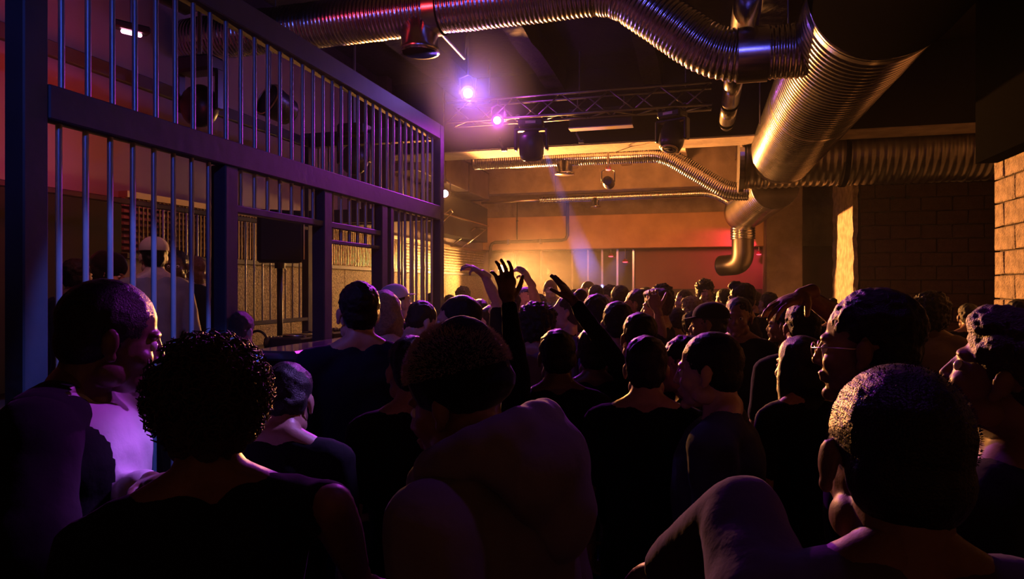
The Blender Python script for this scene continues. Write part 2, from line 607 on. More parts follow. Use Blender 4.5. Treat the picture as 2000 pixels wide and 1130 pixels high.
def tube_frame(name, pts, r, m, label, cat):
    root = thing(name, label, cat, pts[0])
    p0 = Vector(pts[0])
    n = len(pts)
    for i in range(n):
        a = Vector(pts[i]) - p0
        b = Vector(pts[(i + 1) % n]) - p0
        MB().cap(a, b, r).build('frame_bar', m, root, True)
    return root


pts = [at_depth(880, 480, 12.6), at_depth(929, 444, 12.9), at_depth(948, 448, 12.7), at_depth(902, 483, 12.2)]
f = tube_frame('tilted_frame', pts, 0.014, M_BRASS, 'bright-edged parallelogram frame tilted out above the slatted band', 'frame')
pts = [at_depth(846, 432, 10.4), at_depth(880, 408, 10.7), at_depth(884, 414, 10.9), at_depth(850, 447, 10.3)]
f = tube_frame('tilted_frame', pts, 0.012, M_BRASS, 'smaller bright-edged frame nearer the cage corner post', 'frame')
p_ = Vector(pts[1]); MB().cyl((0, 0, 0), Vector((-4.5, p_.y, p_.z)) - Vector(pts[0]), 0.01, n=8).build('wall_bracket', M_BLACKG, f)

# conduit pipe on the end beam
pp = thing('conduit_pipe', 'dark bent pipe crossing the ochre end beam and rising to the ceiling', 'pipe', (-4.3, 13.93, 0))
path = [(-4.3, 2.3), (-4.3, 2.55), (-4.27, 2.62), (-4.2, 2.65), (-2.75, 2.67), (-2.67, 2.69), (-2.63, 2.77), (-2.63, 3.5)]
pts = [Vector((x + 4.3, 0, z)) for x, z in path]
MB().sweep(pts, [0.032] * len(pts), 12).build('pipe', mat('dark_pipe', (0.05, 0.04, 0.035), 0.5), pp, True)
for x in (-3.9, -3.2):
    box_obj('bracket', (x + 4.3 - 0.02, -0.04, 2.60), (x + 4.3 + 0.02, 0.07, 2.70), M_GALV, pp)
pp2 = thing('thin_conduit', 'thin vertical conduit on the end wall left of the bent pipe', 'pipe', (-3.72, 13.96, 2.7))
MB().cyl((0, 0, 0), (0, 0, 0.8), 0.012, n=8).build('pipe', M_CABLE, pp2, True)
MB().cyl((0, 0, 0.4), (0, 0.04, 0.4), 0.02, n=8).build('clip', M_CABLE, pp2, True)


# ------------------------------------------------------------------ ducts
def fillet(pts, rad, step):
    """polyline with rounded corners, resampled evenly"""
    P = [Vector(p) for p in pts]
    out = [P[0]]
    for i in range(1, len(P) - 1):
        a = (P[i - 1] - P[i]).normalized()
        b = (P[i + 1] - P[i]).normalized()
        d = min(rad, (P[i - 1] - P[i]).length * 0.45, (P[i + 1] - P[i]).length * 0.45)
        s, e = P[i] + a * d, P[i] + b * d
        for k in range(9):
            t = k / 8
            out.append(s * (1 - t) ** 2 + P[i] * 2 * t * (1 - t) + e * t * t)
    out.append(P[-1])
    res = [out[0]]
    acc = 0.0
    for i in range(1, len(out)):
        seg = out[i] - out[i - 1]
        L = seg.length
        if L < 1e-6:
            continue
        t = step - acc
        while t <= L:
            res.append(out[i - 1] + seg * (t / L))
            t += step
        acc = L - (t - step)
    res.append(out[-1])
    return res


def flex(name, pts, r, pitch, amp, m, parent, rad=0.35, n=36, wob=0.0, o3=4, var=0.5):
    P = fillet(pts, rad, pitch / o3)
    prof = [0.0, 0.8, 1.0, 0.25][:o3] if o3 == 4 else [0.0, 1.0, 0.4]
    rr = []
    for i in range(len(P)):
        a = amp * (1 + var * noise.noise(Vector((i * 0.11, r * 50, 0))))
        rr.append(r + a * prof[i % o3] + wob * noise.noise(Vector((i * 0.04, 3.3, r))))
    return smooth_angle(MB().sweep(P, rr, n).build(name, m, parent), 75)


# big main duct along the hall
bd = thing('main_duct', 'huge round ribbed metal duct running under the ceiling toward the end wall', 'duct', (1.03, 4.3, CZ + 1.72))
flex('duct_body', [(0, 0, 0), (0, 4.92, 0)], 0.384, 0.072, 0.022, M_GALV, bd, n=72, var=0.15)
flex('end_collar', [(0, 4.86, 0), (0, 5.0, 0)], 0.408, 0.05, 0.004, M_GALV, bd, n=72)
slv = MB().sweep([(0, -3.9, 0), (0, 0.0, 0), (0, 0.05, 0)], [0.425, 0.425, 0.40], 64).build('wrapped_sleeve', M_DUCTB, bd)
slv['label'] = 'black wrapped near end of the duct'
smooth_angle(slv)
for yy in (0.12, 2.35):
    MB().sweep([(0, yy, 0), (0, yy + 0.05, 0)], [0.407, 0.407], 64, False).build('joint_band', M_GALV, bd, True)
for yy in (1.0, 3.4):
    for s in (-1, 1):
        MB().cyl((s * 0.41, yy, 0), (s * 0.41, yy, H - CZ - 1.72), 0.006, n=6).build('hanger_rod', M_ALU, bd)

# transverse big duct
td = thing('cross_duct', 'wide black-shadowed ribbed duct crossing under the main duct', 'duct', (0.5, 9.62, CZ + 1.72))
flex('duct_body', [(0.06, 0, 0), (2.9, 0, 0)], 0.40, 0.085, 0.016, mat('dull_galvanised', (0.40, 0.38, 0.36), 0.30, 1.0, 4, 0.4, 0.1, 20), td, n=56)
MB().sweep([(0, 0, 0), (0.06, 0, 0)], [0.46, 0.46], 56).build('flange', M_GALV, td)
MB().sweep([(1.25, 0, 0), (1.31, 0, 0)], [0.43, 0.43], 56, False).build('joint_band', M_DUCTB, td, True)
for x in (0.7, 2.1):
    MB().cyl((x, 0, 0.41), (x, 0, 1.03), 0.006, n=6).build('hanger_rod', M_ALU, td)

# continuing lower duct and its drop
ld = thing('lower_duct', 'spiral duct stub past the cross duct, ending in a downturned outlet', 'duct', (1.0, 9.95, 3.08))
flex('duct_body', [(0, 0, 0), (-0.27, 2.55, -0.09)], 0.315, 0.10, 0.006, M_GALV, ld, n=48)
MB().ell((-0.27, 2.55, -0.09), (0.315, 0.315, 0.315), None, 36, 20).build('end_bend', M_GALV, ld, True)
flex('ribbed_collar', [(-0.27, 2.6, -0.34), (-0.27, 2.6, -0.55)], 0.20, 0.045, 0.012, M_FOIL, ld, n=32)
mb = MB()
P = fillet([(-0.27, 2.6, -0.5), (-0.27, 2.6, -0.98), (-0.62, 2.9, -1.0)], 0.3, 0.03)
mb.sweep(P, [0.185] * len(P), 28)
mb.build('down_pipe', mat('dull_dark_pipe', (0.10, 0.09, 0.085), 0.4, 0.8), ld, True)

# nearer flexible duct crossing the hall
fz = CZ
fd = thing('crossing_flex_duct', 'foil flexible duct crossing above the cage and stepping down to the main duct', 'duct', (-4.4, 5.1, 0))
pts = [(-4.4, 5.1, fz + 2.19), (-0.6, 5.1, fz + 2.22), (0.13, 5.1, fz + 1.64), (0.70, 5.1, fz + 1.64)]
flex('duct_body', [Vector(p) - Vector((-4.4, 5.1, 0)) for p in pts], 0.175, 0.035, 0.010, M_FOIL, fd, 0.2, n=36, wob=0.006)
tx = -2.17
MB().sweep([(tx + 4.4, 0, fz + 2.16), (tx + 4.4, 0, fz + 1.93), (tx + 4.4, 0, fz + 1.92), (tx + 4.4, 0, fz + 1.88), (tx + 4.4, 0, fz + 1.88), (tx + 4.4, 0, fz + 1.91)],
           [0.15, 0.15, 0.158, 0.158, 0.14, 0.135], 36).build('outlet_collar', M_GALV, fd, True)
mesh_disc = MB().cyl((tx + 4.4, 0, fz + 1.905), (tx + 4.4, 0, fz + 1.91), 0.138, n=32).build('outlet_grille', mat('grey_filter', (0.35, 0.28, 0.24), 0.9, 0, 60, 0.5, 0.5, 100), fd)
MB().sweep([(2.32, 0, fz + 2.205), (2.42, 0, fz + 2.205)], [0.195, 0.195], 36, False).build('joint_band', M_GALV, fd, True)
MB().sweep([(4.66, 0, fz + 1.64), (4.86, 0, fz + 1.64)], [0.192, 0.192], 36, False).build('joint_band', M_GALV, fd, True)
for x in (0.9, 3.1):
    MB().cyl((x, 0, fz + 2.38), (x, 0, 4.45), 0.005, n=6).build('hanger_rod', M_ALU, fd)

# second, farther flexible duct
fd2 = thing('far_flex_duct', 'slimmer foil duct hung behind the wide ceiling beam with a round outlet', 'duct', (-3.46, 10.3, 0))
o0 = Vector((-3.46, 10.3, 0))
pts = [(-3.46, 10.3, fz + 1.99), (-0.52, 10.3, fz + 1.97), (0.40, 10.3, fz + 1.37), (0.78, 10.3, fz + 1.36)]
flex('duct_body', [Vector(p) - o0 for p in pts], 0.125, 0.032, 0.009, M_FOIL, fd2, 0.22, n=28, wob=0.004)
x = -1.99 + 3.46
MB().sweep([(x, 0, fz + 1.95), (x, 0, fz + 1.76), (x, 0, fz + 1.755), (x, 0, fz + 1.72)], [0.12, 0.12, 0.15, 0.15], 28).build('outlet_collar', M_GALV, fd2, True)
MB().sweep([(0.0, 0, fz + 1.99), (0.05, 0, fz + 1.99)], [0.135, 0.135], 28).build('end_cap', M_GALV, fd2, True)
for xx in (0.6, 2.4):
    MB().cyl((xx, 0, fz + 2.1), (xx, 0, 3.97), 0.005, n=6).build('hanger_rod', M_ALU, fd2)

fd3 = thing('slim_flex_duct', 'slimmest foil duct farthest back, just under the last ceiling beam', 'duct', (-2.9, 12.55, 0))
o0 = Vector((-2.9, 12.55, 0))
pts = [(-2.9, 12.55, fz + 1.64), (0.2, 12.55, fz + 1.66), (0.55, 12.3, fz + 1.42)]
flex('duct_body', [Vector(p) - o0 for p in pts], 0.062, 0.03, 0.006, M_FOIL, fd3, 0.2, n=20)
MB().sweep([(1.05, 0, fz + 1.64), (1.05, 0, fz + 1.50), (1.05, 0, fz + 1.49), (1.05, 0, fz + 1.47)], [0.07, 0.07, 0.1, 0.1], 24).build('outlet_collar', M_GALV, fd3, True)
MB().cyl((-1.15, 0, fz + 1.62), (0.05, 0, fz + 1.64), 0.025, n=12).build('feed_tube', M_BRASS, fd3, True)
MB().cyl((0.3, 0, fz + 1.7), (0.3, 0, 4.45), 0.005, n=6).build('hanger_rod', M_ALU, fd3)

# slim round pipe running lengthwise
sp = thing('lengthwise_pipe', 'slim jointed metal pipe running lengthwise beside the main duct', 'pipe', (0.31, 3.4, CZ + 1.93))
for a, b in ((0, 2.9), (2.93, 4.1), (4.13, 4.9), (4.93, 5.15)):
    MB().sweep([(0, a, 0), (0, b, 0)], [0.088, 0.088], 28).build('pipe_section', M_GALV, sp, True)
for a in (2.86, 4.07, 4.87):
    MB().sweep([(0, a, 0), (0, a + 0.09, 0)], [0.094, 0.094], 28).build('pipe_joint', M_DUCTB, sp, True)
MB().cyl((0, 0.8, 0.09), (0, 0.8, 0.6), 0.006, n=6).build('hanger_rod', M_ALU, sp)
MB().cyl((0, 3.6, 0.09), (0, 3.6, 0.6), 0.006, n=6).build('hanger_rod', M_ALU, sp)


# ------------------------------------------------------------------ truss and fixtures
tr = thing('lighting_truss', 'aluminium lattice truss hung crosswise in front of the wide beam', 'truss', (-2.95, 7.9, CZ + 2.0))
TL = 3.08
for dy, dz in ((-0.12, 0), (0.12, 0), (-0.12, 0.24), (0.12, 0.24)):
    MB().cyl((0, dy, dz), (TL, dy, dz + 0.0), 0.017, n=12).build('chord', M_ALU, tr, True)
nseg = 11
for i in range(nseg):
    x0 = TL * i / nseg
    x1 = TL * (i + 1) / nseg
    a, b = (0, 0.24) if i % 2 == 0 else (0.24, 0)
    MB().cyl((x0, -0.12, a), (x1, -0.12, b), 0.009, n=8).build('brace', M_ALU, tr, True)
    MB().cyl((x0, 0.12, b), (x1, 0.12, a), 0.009, n=8).build('brace', M_ALU, tr, True)
    MB().cyl((x0, -0.12 if i % 2 else 0.12, 0), (x1, 0.12 if i % 2 else -0.12, 0), 0.009, n=8).build('brace', M_ALU, tr, True)
for x in (0.5, 1.6, 2.8):
    MB().cyl((x, 0, 0.24), (x, 0, 0.75), 0.008, n=8).build('hanger_rod', M_ALU, tr)


def moving_head(loc, yaw, tilt, label, s=1.0):
    root = thing('moving_head_light', label, 'stage light', loc, 'moving heads on the truss', yaw)
    root.scale = (s, s, s)
    MB().bbox((-0.15, -0.11, -0.09), (0.15, 0.11, 0.0), 0.02).build('base', M_BLACKG, root)
    mb = MB()
    mb.bbox((-0.20, -0.05, -0.13), (0.20, 0.05, -0.095), 0.012)
    for sx in (-1, 1):
        mb.bbox((sx * 0.185 - 0.02, -0.055, -0.36), (sx * 0.185 + 0.02, 0.055, -0.10), 0.015)
    y = mb.build('yoke', M_BLACKG, root)
    MB().box((-0.06, -0.122, -0.06), (0.06, -0.111, -0.03)).build('display', M_BRASS, root)
    M = Matrix.Translation((0, 0, -0.30)) @ Matrix.Rotation(tilt, 4, 'X')
    prof = [(-0.17, 0.02), (-0.165, 0.09), (-0.12, 0.135), (0.0, 0.15), (0.10, 0.145), (0.16, 0.125), (0.17, 0.105)]
    P = [M @ Vector((0, 0, -z)) for z, r in prof]
    h = smooth_angle(MB().sweep(P, [r for z, r in prof], 28).build('head', M_BLACKG, root), 50)
    MB().sweep([M @ Vector((0, 0, -0.165)), M @ Vector((0, 0, -0.18)), M @ Vector((0, 0, -0.182))], [0.1, 0.1, 0.085], 28).build('lens_ring', M_BRASS, h, True)
    MB().ell(M @ Vector((0, 0, -0.172)), (0.092, 0.092, 0.02), M.to_3x3(), 24, 10).build('lens', mat('dark_lens', (0.02, 0.02, 0.04), 0.05, 0, coat=1.0), h, True)
    for sx in (-1, 1):
        c = MB()
        ring = [Vector((sx * 0.16, 0, 0.035)) + Vector((0.035 * math.cos(a), 0, 0.035 * math.sin(a))) for a in [i * PI / 7 for i in range(-6, 8)]]
        c.sweep(ring, [0.008] * len(ring), 8)
        c.build('clamp', M_ALU, root, True)
    return root


pA = at_y(1033, 217, 7.78)
moving_head((pA.x, 7.9, CZ + 1.98), R(8), R(18), 'black moving-head light under the truss beside the magenta lamp')
pB = at_y(1312, 214, 7.78)
moving_head((pB.x, 7.9, CZ + 1.98), R(-25), R(-22), 'black moving-head light at the bare end of the truss near the ducts', 0.95)


def par_lamp(loc, direction, color, strength, label, r=0.05, hang=0.0):
    root = thing('spot_lamp', label, 'stage light', loc, None)
    d = Vector(direction).normalized()
    q = d.to_track_quat('-Z', 'Y').to_matrix().to_4x4()
    prof = [(0.20, 0.03), (0.19, 0.075), (0.12, 0.09), (0.02, 0.09), (0.0, 0.095), (0.0, 0.08), (0.03, r + 0.004)]
    can = MB().sweep([q @ Vector((0, 0, z)) for z, rr in prof], [rr * r / 0.06 for z, rr in prof], 28, True).build('housing', M_BLACKG, root)
    smooth_angle(can)
    em = mat('lit_lens_%d' % int(color[0] * 100), (1, 1, 1), 0.3, emit=color, strength=strength)
    MB().ell(q @ Vector((0, 0, 0.004)), (r, r, 0.012), q.to_3x3(), 24, 10).build('lit_lens', em, root, True)
    br = [q @ Vector((sx * 0.105 * r / 0.06, 0, 0.1)) for sx in (-1, 1)]
    up = Vector((0, 0, 0.19))
    P = [br[0], br[0] + up * 0.8, (br[0] + br[1]) / 2 + up, br[1] + up * 0.8, br[1]]
    MB().sweep(P, [0.008] * 5, 8).build('bracket', M_ALU, root, True)
    MB().cyl((br[0] + br[1]) / 2 + up, (br[0] + br[1]) / 2 + up + Vector((0, 0, max(0.05, hang))), 0.012, n=10).build('clamp', M_ALU, root)
    return root


L1 = Vector((-2.14, 6.2, CZ + 1.855))
par_lamp(L1, (2.0, -5.6, -1.2), (0.62, 0.5, 1.0), 60, 'glowing violet-white spot lamp above the cage corner', 0.045, 0.80)
L2 = at_y(971, 235, 7.7)
par_lamp(L2, (1.0, -5.6, -1.4), (1.0, 0.45, 1.0), 40, 'glowing magenta-pink spot lamp hanging from the truss', 0.045)
# hanging rod over the violet lamp
rod = thing('hanging_bar', 'violet-lit slanted bar carrying the violet lamp under the joists', 'bar', (-2.14, 5.9, 4.2))
MB().cyl((-0.1, -0.75, -0.2), (-0.02, 0.25, -0.32), 0.018, n=10).build('bar', M_ALU, rod, True)
MB().cyl((-0.02, 0.25, -0.32), (0.0, 0.32, 0.05), 0.01, n=8).build('drop_rod', M_ALU, rod, True)
MB().cyl((-0.1, -0.75, -0.2), (-0.1, -0.75, 0.1), 0.01, n=8).build('drop_rod', M_ALU, rod, True)

scr = thing('hanging_screen', 'flat black panel with a bright lower edge hung under the truss', 'panel', (0, 0, 0))
a = at_y(1112, 214, 8.1); b = at_y(1236, 205, 8.1); a2 = at_y(1112, 252, 8.1)
scr.location = (a.x, 8.05, a2.z)
MB().bbox((0, 0, 0), (b.x - a.x, 0.12, a.z - a2.z), 0.01).build('panel_body', M_BLACK, scr)
MB().box((0, -0.02, -0.012), (b.x - a.x, 0.14, 0.0)).build('lower_edge', M_BRASS, scr)
for x in (0.1, 0.65):
    MB().cyl((x, 0.06, a.z - a2.z), (x, 0.06, a.z - a2.z + 0.12), 0.008, n=8).build('hook', M_ALU, scr)
for (px, py, lab) in ((1130, 272, 'small clip-on fixture under the hanging panel'), (980, 288, 'small clip-on fixture below the magenta lamp')):
    p = at_y(px, py, 8.55)
    c = thing('clip_fixture', lab, 'fixture', p)
    MB().cyl((-0.03, 0, 0.08), (0.03, 0, -0.04), 0.016, n=10).build('arm', M_ALU, c)
    MB().bbox((0.0, -0.03, -0.05), (0.07, 0.03, -0.01), 0.006).build('head', M_BLACKG, c)
    MB().cyl((-0.03, 0, 0.08), (-0.03, 0.06, 0.2), 0.006, n=8).build('stem', M_ALU, c)

# red heat-lamp shaped fittings
for (px, py, Y, rr, lab) in ((1188, 331, 11.5, 0.05, 'small pink-red lamp below the far flexible duct'),
                             (1193, 500, 14.2, 0.055, 'small red lamp at the glazed screen, higher of the two'),
                             (1221, 511, 14.2, 0.06, 'small red lamp at the glazed screen, lower of the two'),
                             (1482, 496, 14.1, 0.05, 'pink lamp against the square column')):
    p = at_y(px, py, Y)
    c = thing('red_lamp', lab, 'lamp', p)
    MB().sweep([(0, 0, 0.06), (0, 0, 0.02), (0, 0, 0.0)], [rr * 0.5, rr, rr * 1.05], 20).build('shade', mat('red_lamp_shade', (0.2, 0.02, 0.03), 0.4), c, True)
    MB().ell((0, 0, 0.0), (rr * 0.95, rr * 0.95, 0.02), None, 16, 8).build('bulb', mat('lit_red_bulb', (1, 0.1, 0.15), 0.4, emit=(1.0, 0.08, 0.14), strength=2.2), c, True)
    MB().cyl((0, 0, 0.05), (0, 0, {11.5: 4.46, 14.2: 2.50, 14.1: 2.50}[Y] - p.z), 0.008, n=8).build('stem', M_ALU, c)

# warm lamp at the back, shining toward the crowd
wl_ = thing('floodlight', 'glaring warm flood lamp on a stand beside the raised hands', 'stage light', (-3.66, 12.62, 0))
MB().cyl((0, 0, 0.0), (0, 0, 1.93), 0.02, n=12).build('pole', M_BLACK, wl_, True)
MB().cyl((0, 0, 0.0), (0, 0, 0.03), 0.22, n=24).build('base', M_BLACK, wl_)
MB().bbox((-0.09, -0.02, 1.92), (0.09, 0.08, 2.16), 0.015).build('housing', M_BLACKG, wl_)
MB().ell((0.0, -0.035, 2.05), (0.07, 0.02, 0.07), None, 20, 10).build('lit_lens', mat('lit_amber_lens', (1, 1, 1), 0.4, emit=(1.0, 0.62, 0.22), strength=40), wl_, True)
par_lamp(Vector((-3.24, 8.45, 2.93)), (3.4, -6.6, -1.5), (1.0, 0.60, 0.22), 2.5, 'added amber rim lamp tucked behind the cage corner post', 0.05, 1.3)  # added housing for the amber rim spot
par_lamp(Vector((-1.2, 9.42, 3.12)), (0.0, 5, -0.4), (1.0, 0.55, 0.2), 6, 'amber flood lamp hung behind the wide beam facing the end wall', 0.05, 0.65)
# red cage lamp seen through the bars
rc = thing('bar_lamp', 'short glowing pink-white tube lamp high inside the cage', 'lamp', at_x(257, 65, -3.6))
rc.rotation_euler = (0, 0, R(60))
MB().bbox((-0.11, -0.04, 0.012), (0.11, 0.04, 0.06), 0.01).build('housing', M_BLACKG, rc)
MB().cap((-0.05, 0, 0.0), (0.05, 0, 0.0), 0.014).build('tube', mat('lit_pink_tube', (1, 0.6, 0.7), 0.4, emit=(1.0, 0.32, 0.5), strength=9), rc, True)
MB().cyl((0, 0, 0.05), (0, 0, 0.6), 0.01, n=8).build('stem', M_ALU, rc)

# ------------------------------------------------------------------ the cage
CX = -2.5
cage = thing('steel_bar_cage', 'tall steel cage of vertical bars around the raised booth', 'cage', (CX, 2.03, 0))
cl = lambda y: y - 2.03
ZT0, ZT1 = CZ + 1.48, CZ + 1.63
ZM0, ZM1 = CZ + 0.67, CZ + 0.81
ZL = CZ + 0.44
C2 = -1.5   # local x of the rear side
def cbox(name, a, b, bev=0.006, m=None):
    return MB().bbox(a, b, bev).build(name, m or M_STEEL, cage)
post_me = MB().bbox((-0.10, 0, 0), (0.0, 0.10, ZT1), 0.006).mesh('post', M_STEEL)
for y in (0.0, cl(3.19), cl(4.21), cl(5.10), cl(6.40)):
    top = ZT1 if y in (0.0, cl(6.40)) else ZM0
    cbox('post', (-0.10, y, 0), (0.0, y + 0.105, top))
cbox('post', (-0.06, cl(5.26), 0.3), (-0.0, cl(5.32), ZM0))
cbox('top_rail', (-0.10, 0.105, ZT0), (0.0, cl(6.40), ZT1))
cbox('middle_rail', (-0.08, 0.105, ZM0), (0.004, cl(6.40), ZM1))
cbox('door_head_rail', (-0.07, cl(3.295), ZL - 0.02), (-0.01, cl(5.10), ZL + 0.02), 0.004)
cbox('door_head_rail', (-0.06, cl(4.315), CZ + 0.31), (-0.02, cl(5.10), CZ + 0.335), 0.003)
cbox('bottom_rail', (-0.08, 0.105, 0.30), (0.0, cl(3.19), 0.40))
cbox('bottom_rail', (-0.08, cl(5.2), 0.30), (0.0, cl(6.40), 0.40))


def bar_mesh(length, r=0.0125):
    return MB().cyl((0, 0, 0), (0, 0, length), r, n=12, caps=False).mesh('bar', M_BAR, True)


me_up = bar_mesh(ZT0 - ZM1 + 0.02)
me_lo = bar_mesh(ZM0 - 0.38)
me_sh = bar_mesh(ZM0 - ZL - 0.0)
me_ss = bar_mesh(ZL - CZ - 0.32)
y = 2.23
while y < 6.38:
    inst('bar', me_up, (-0.045, cl(y), ZM1 - 0.01), cage)
    if y < 3.17 or y > 5.34:
        inst('bar', me_lo, (-0.045, cl(y - 0.012), 0.39), cage)
    elif 3.31 < y < 5.09 and not (4.19 < y < 4.33):
        inst('bar', me_sh, (-0.045, cl(y), ZL), cage)
        if y > 4.33:
            inst('bar', me_ss, (-0.045, cl(y), CZ + 0.32), cage)
    y += 0.127
# far end of the cage
ye = cl(6.45)
cbox('top_rail', (C2, ye - 0.04, ZT0), (-0.10, ye + 0.05, ZT1))
cbox('middle_rail', (C2, ye - 0.03, ZM0), (-0.10, ye + 0.04, ZM1))
cbox('post', (C2 - 0.08, ye - 0.04, 0.3), (C2, ye + 0.04, ZT1))
cbox('post', (-0.66, ye - 0.04, 0.3), (-0.60, ye + 0.02, ZM0))
for i in range(11):
    x = -0.2 - i * 0.12
    inst('bar', me_up, (x, ye, ZM1 - 0.01), cage)
    if x > -0.58:
        inst('bar', me_lo, (x, ye, 0.39), cage)
# rear side: thin bars
cbox('top_rail', (C2 - 0.05, 0.0, ZT0), (C2, ye - 0.04, ZT1 - 0.05))
cbox('middle_rail', (C2 - 0.04, 0.0, CZ + 0.60), (C2, ye - 0.04, CZ + 0.64))
cbox('bottom_rail', (C2 - 0.04, cl(4.3), CZ - 0.36), (C2, ye - 0.04, CZ - 0.32))
me_thin = bar_mesh(0.94, 0.008)
y = 4.4
while y < 6.35:
    inst('bar', me_thin, (C2 - 0.02, cl(y), CZ - 0.33), cage)
    y += 0.125

# raised booth floor, counter, table and gear
st = struct(box_obj('floor_platform', (-4.42, 1.9, 0.0), (-2.5, 6.9, 0.3), M_STAGE, None, 0.01))
ct = thing('front_counter', 'narrow dark counter along the cage front catching violet light', 'counter', (-2.44, 3.3, 0))
MB().bbox((0, 0, 1.29), (0.30, 2.4, 1.345), 0.012).build('counter_top', mat('lacquered_counter', (0.10, 0.09, 0.11), 0.25, 0, coat=0.6), ct)
MB().box((0.04, 0.03, 0), (0.10, 2.37, 1.29)).build('front_panel', M_BLACK, ct)
MB().bbox((0.0, 0, 1.20), (0.285, 2.4, 1.225), 0.006).build('shelf', M_STEEL, ct)
tb = thing('equipment_table', 'black table inside the cage holding the music gear', 'table', (-3.45, 4.3, 0.3))
MB().bbox((0, 0, 0.88), (0.75, 1.9, 0.93), 0.008).build('table_top', M_STAGE, tb)
for x in (0.04, 0.67):
    for y in (0.04, 1.82):
        MB().box((x, y, 0), (x + 0.05, y + 0.05, 0.88)).build('leg', M_BLACK, tb)


def deck(x, y, lab):
    d = thing('turntable_deck', lab, 'music deck', (x, y, 1.23))
    MB().bbox((-0.16, -0.2, 0), (0.16, 0.2, 0.09), 0.01).build('deck_body', M_BLACKG, d)
    MB().cyl((0, 0.02, 0.09), (0, 0.02, 0.105), 0.12, n=32).build('platter', M_GALV, d, True)
    for k in range(4):
        MB().cyl((-0.12 + k * 0.03, -0.17, 0.09), (-0.12 + k * 0.03, -0.17, 0.10), 0.01, n=10).build('button', M_ALU, d)
    MB().cyl((0.13, -0.1, 0.09), (0.13, -0.1, 0.11), 0.012, n=10).build('knob', M_ALU, d)


deck(-3.0, 4.65, 'black player deck on the booth table nearer the door post')
deck(-3.0, 5.55, 'black player deck on the booth table beside the bottle')
mx = thing('audio_mixer', 'black mixer with rows of knobs between the two decks', 'mixer', (-3.0, 5.1, 1.23))
MB().bbox((-0.15, -0.17, 0), (0.15, 0.17, 0.10), 0.01).build('mixer_body', M_BLACKG, mx)
for i in range(4):
    for j in range(4):
        MB().cyl((-0.1 + i * 0.06, -0.02 + j * 0.045, 0.10), (-0.1 + i * 0.06, -0.02 + j * 0.045, 0.125), 0.011, n=10).build('knob', M_ALU, mx, True)
    MB().box((-0.105 + i * 0.06, -0.13, 0.10), (-0.095 + i * 0.06, -0.1, 0.112)).build('fader', M_ALU, mx)
hp = thing('headphones', 'black headphones lying on the table under the speaker', 'headphones', (-3.2, 4.42, 1.235))
arc = [Vector((0.085 * math.cos(a), 0.02, 0.05 + 0.085 * math.sin(a))) for a in [i * PI / 10 for i in range(11)]]
MB().sweep(arc, [0.01] * 11, 8).build('headband', M_BLACKG, hp, True)
for s in (-1, 1):
    MB().ell((s * 0.085, 0.02, 0.042), (0.022, 0.04, 0.042)).build('ear_cup', M_BLACKG, hp, True)
M_CLEAR = mat('clear_plastic', (0.9, 0.85, 0.8), 0.1, 0, trans=0.85)
for (x, y, lab) in ((-2.78, 6.0, 'clear tumbler on the booth table beside the dark bottle'), (-2.86, 6.12, 'clear tumbler on the booth table nearest the end bars'),
                    (-2.32, 5.2, 'clear tumbler standing on the front counter')):
    g = thing('tumbler', lab, 'glass', (x, y, 1.231 if x < -2.5 else 1.346), None)
    MB().sweep([(0, 0, 0), (0, 0, 0.11), (0, 0, 0.11), (0, 0, 0.01)], [0.03, 0.042, 0.038, 0.027], 20).build('cup', M_CLEAR, g, True)
bt = thing('bottle', 'dark bottle standing on the booth table behind the tumblers', 'bottle', (-2.95, 5.98, 1.231))
MB().sweep([(0, 0, 0), (0, 0, 0.15), (0, 0, 0.19), (0, 0, 0.26)], [0.034, 0.034, 0.014, 0.013], 20).build('glass_body', mat('bottle_glass', (0.03, 0.05, 0.02), 0.08, 0, coat=1), bt, True)
MB().cyl((0, 0, 0.26), (0, 0, 0.285), 0.015, n=12).build('cap', M_BRASS, bt)
MB().sweep([(0, 0, 0.05), (0, 0, 0.12)], [0.0348, 0.0348], 20, False).build('label_band', M_PAINT, bt)
# speaker on pole
spk = thing('monitor_speaker', 'black box speaker on a pole seen through the cage opening', 'speaker', (-3.66, 5.40, 0.3))
spk.scale = (1.15, 1.15, 1.12)
spk.rotation_euler = (0, 0, R(38))
MB().bbox((-0.165, -0.13, 1.445), (0.165, 0.13, 1.86), 0.02).build('cabinet', M_BLACK, spk)
MB().cyl((0, 0, 0.5), (0, 0, 1.455), 0.022, n=16).build('pole', M_BLACKG, spk, True)
MB().cyl((0, 0, 1.40), (0, 0, 1.46), 0.04, n=16).build('socket', M_BLACKG, spk)
for k in range(3):
    a = R(120 * k)
    MB().cyl((0, 0, 0.55), (0.3 * math.cos(a), 0.3 * math.sin(a), 0.02), 0.012, n=8).build('leg', M_BLACKG, spk)
MB().bbox((0.167, -0.12, 1.47), (0.175, -0.10, 1.86), 0.002).build('edge_trim', M_BRASS, spk)
# hanging cable loop and dark lights inside the cage
cb = thing('cable_loop', 'loop of thin cable hanging on the pinkish wall', 'cable', (-4.46, 3.0, 2.6))
loop = [Vector((0.02, 0.09 * math.cos(a), 0.16 * math.sin(a))) for a in [i * 2 * PI / 20 for i in range(21)]]
MB().sweep(loop, [0.006] * 21, 8).build('cable', M_CABLE, cb, True)


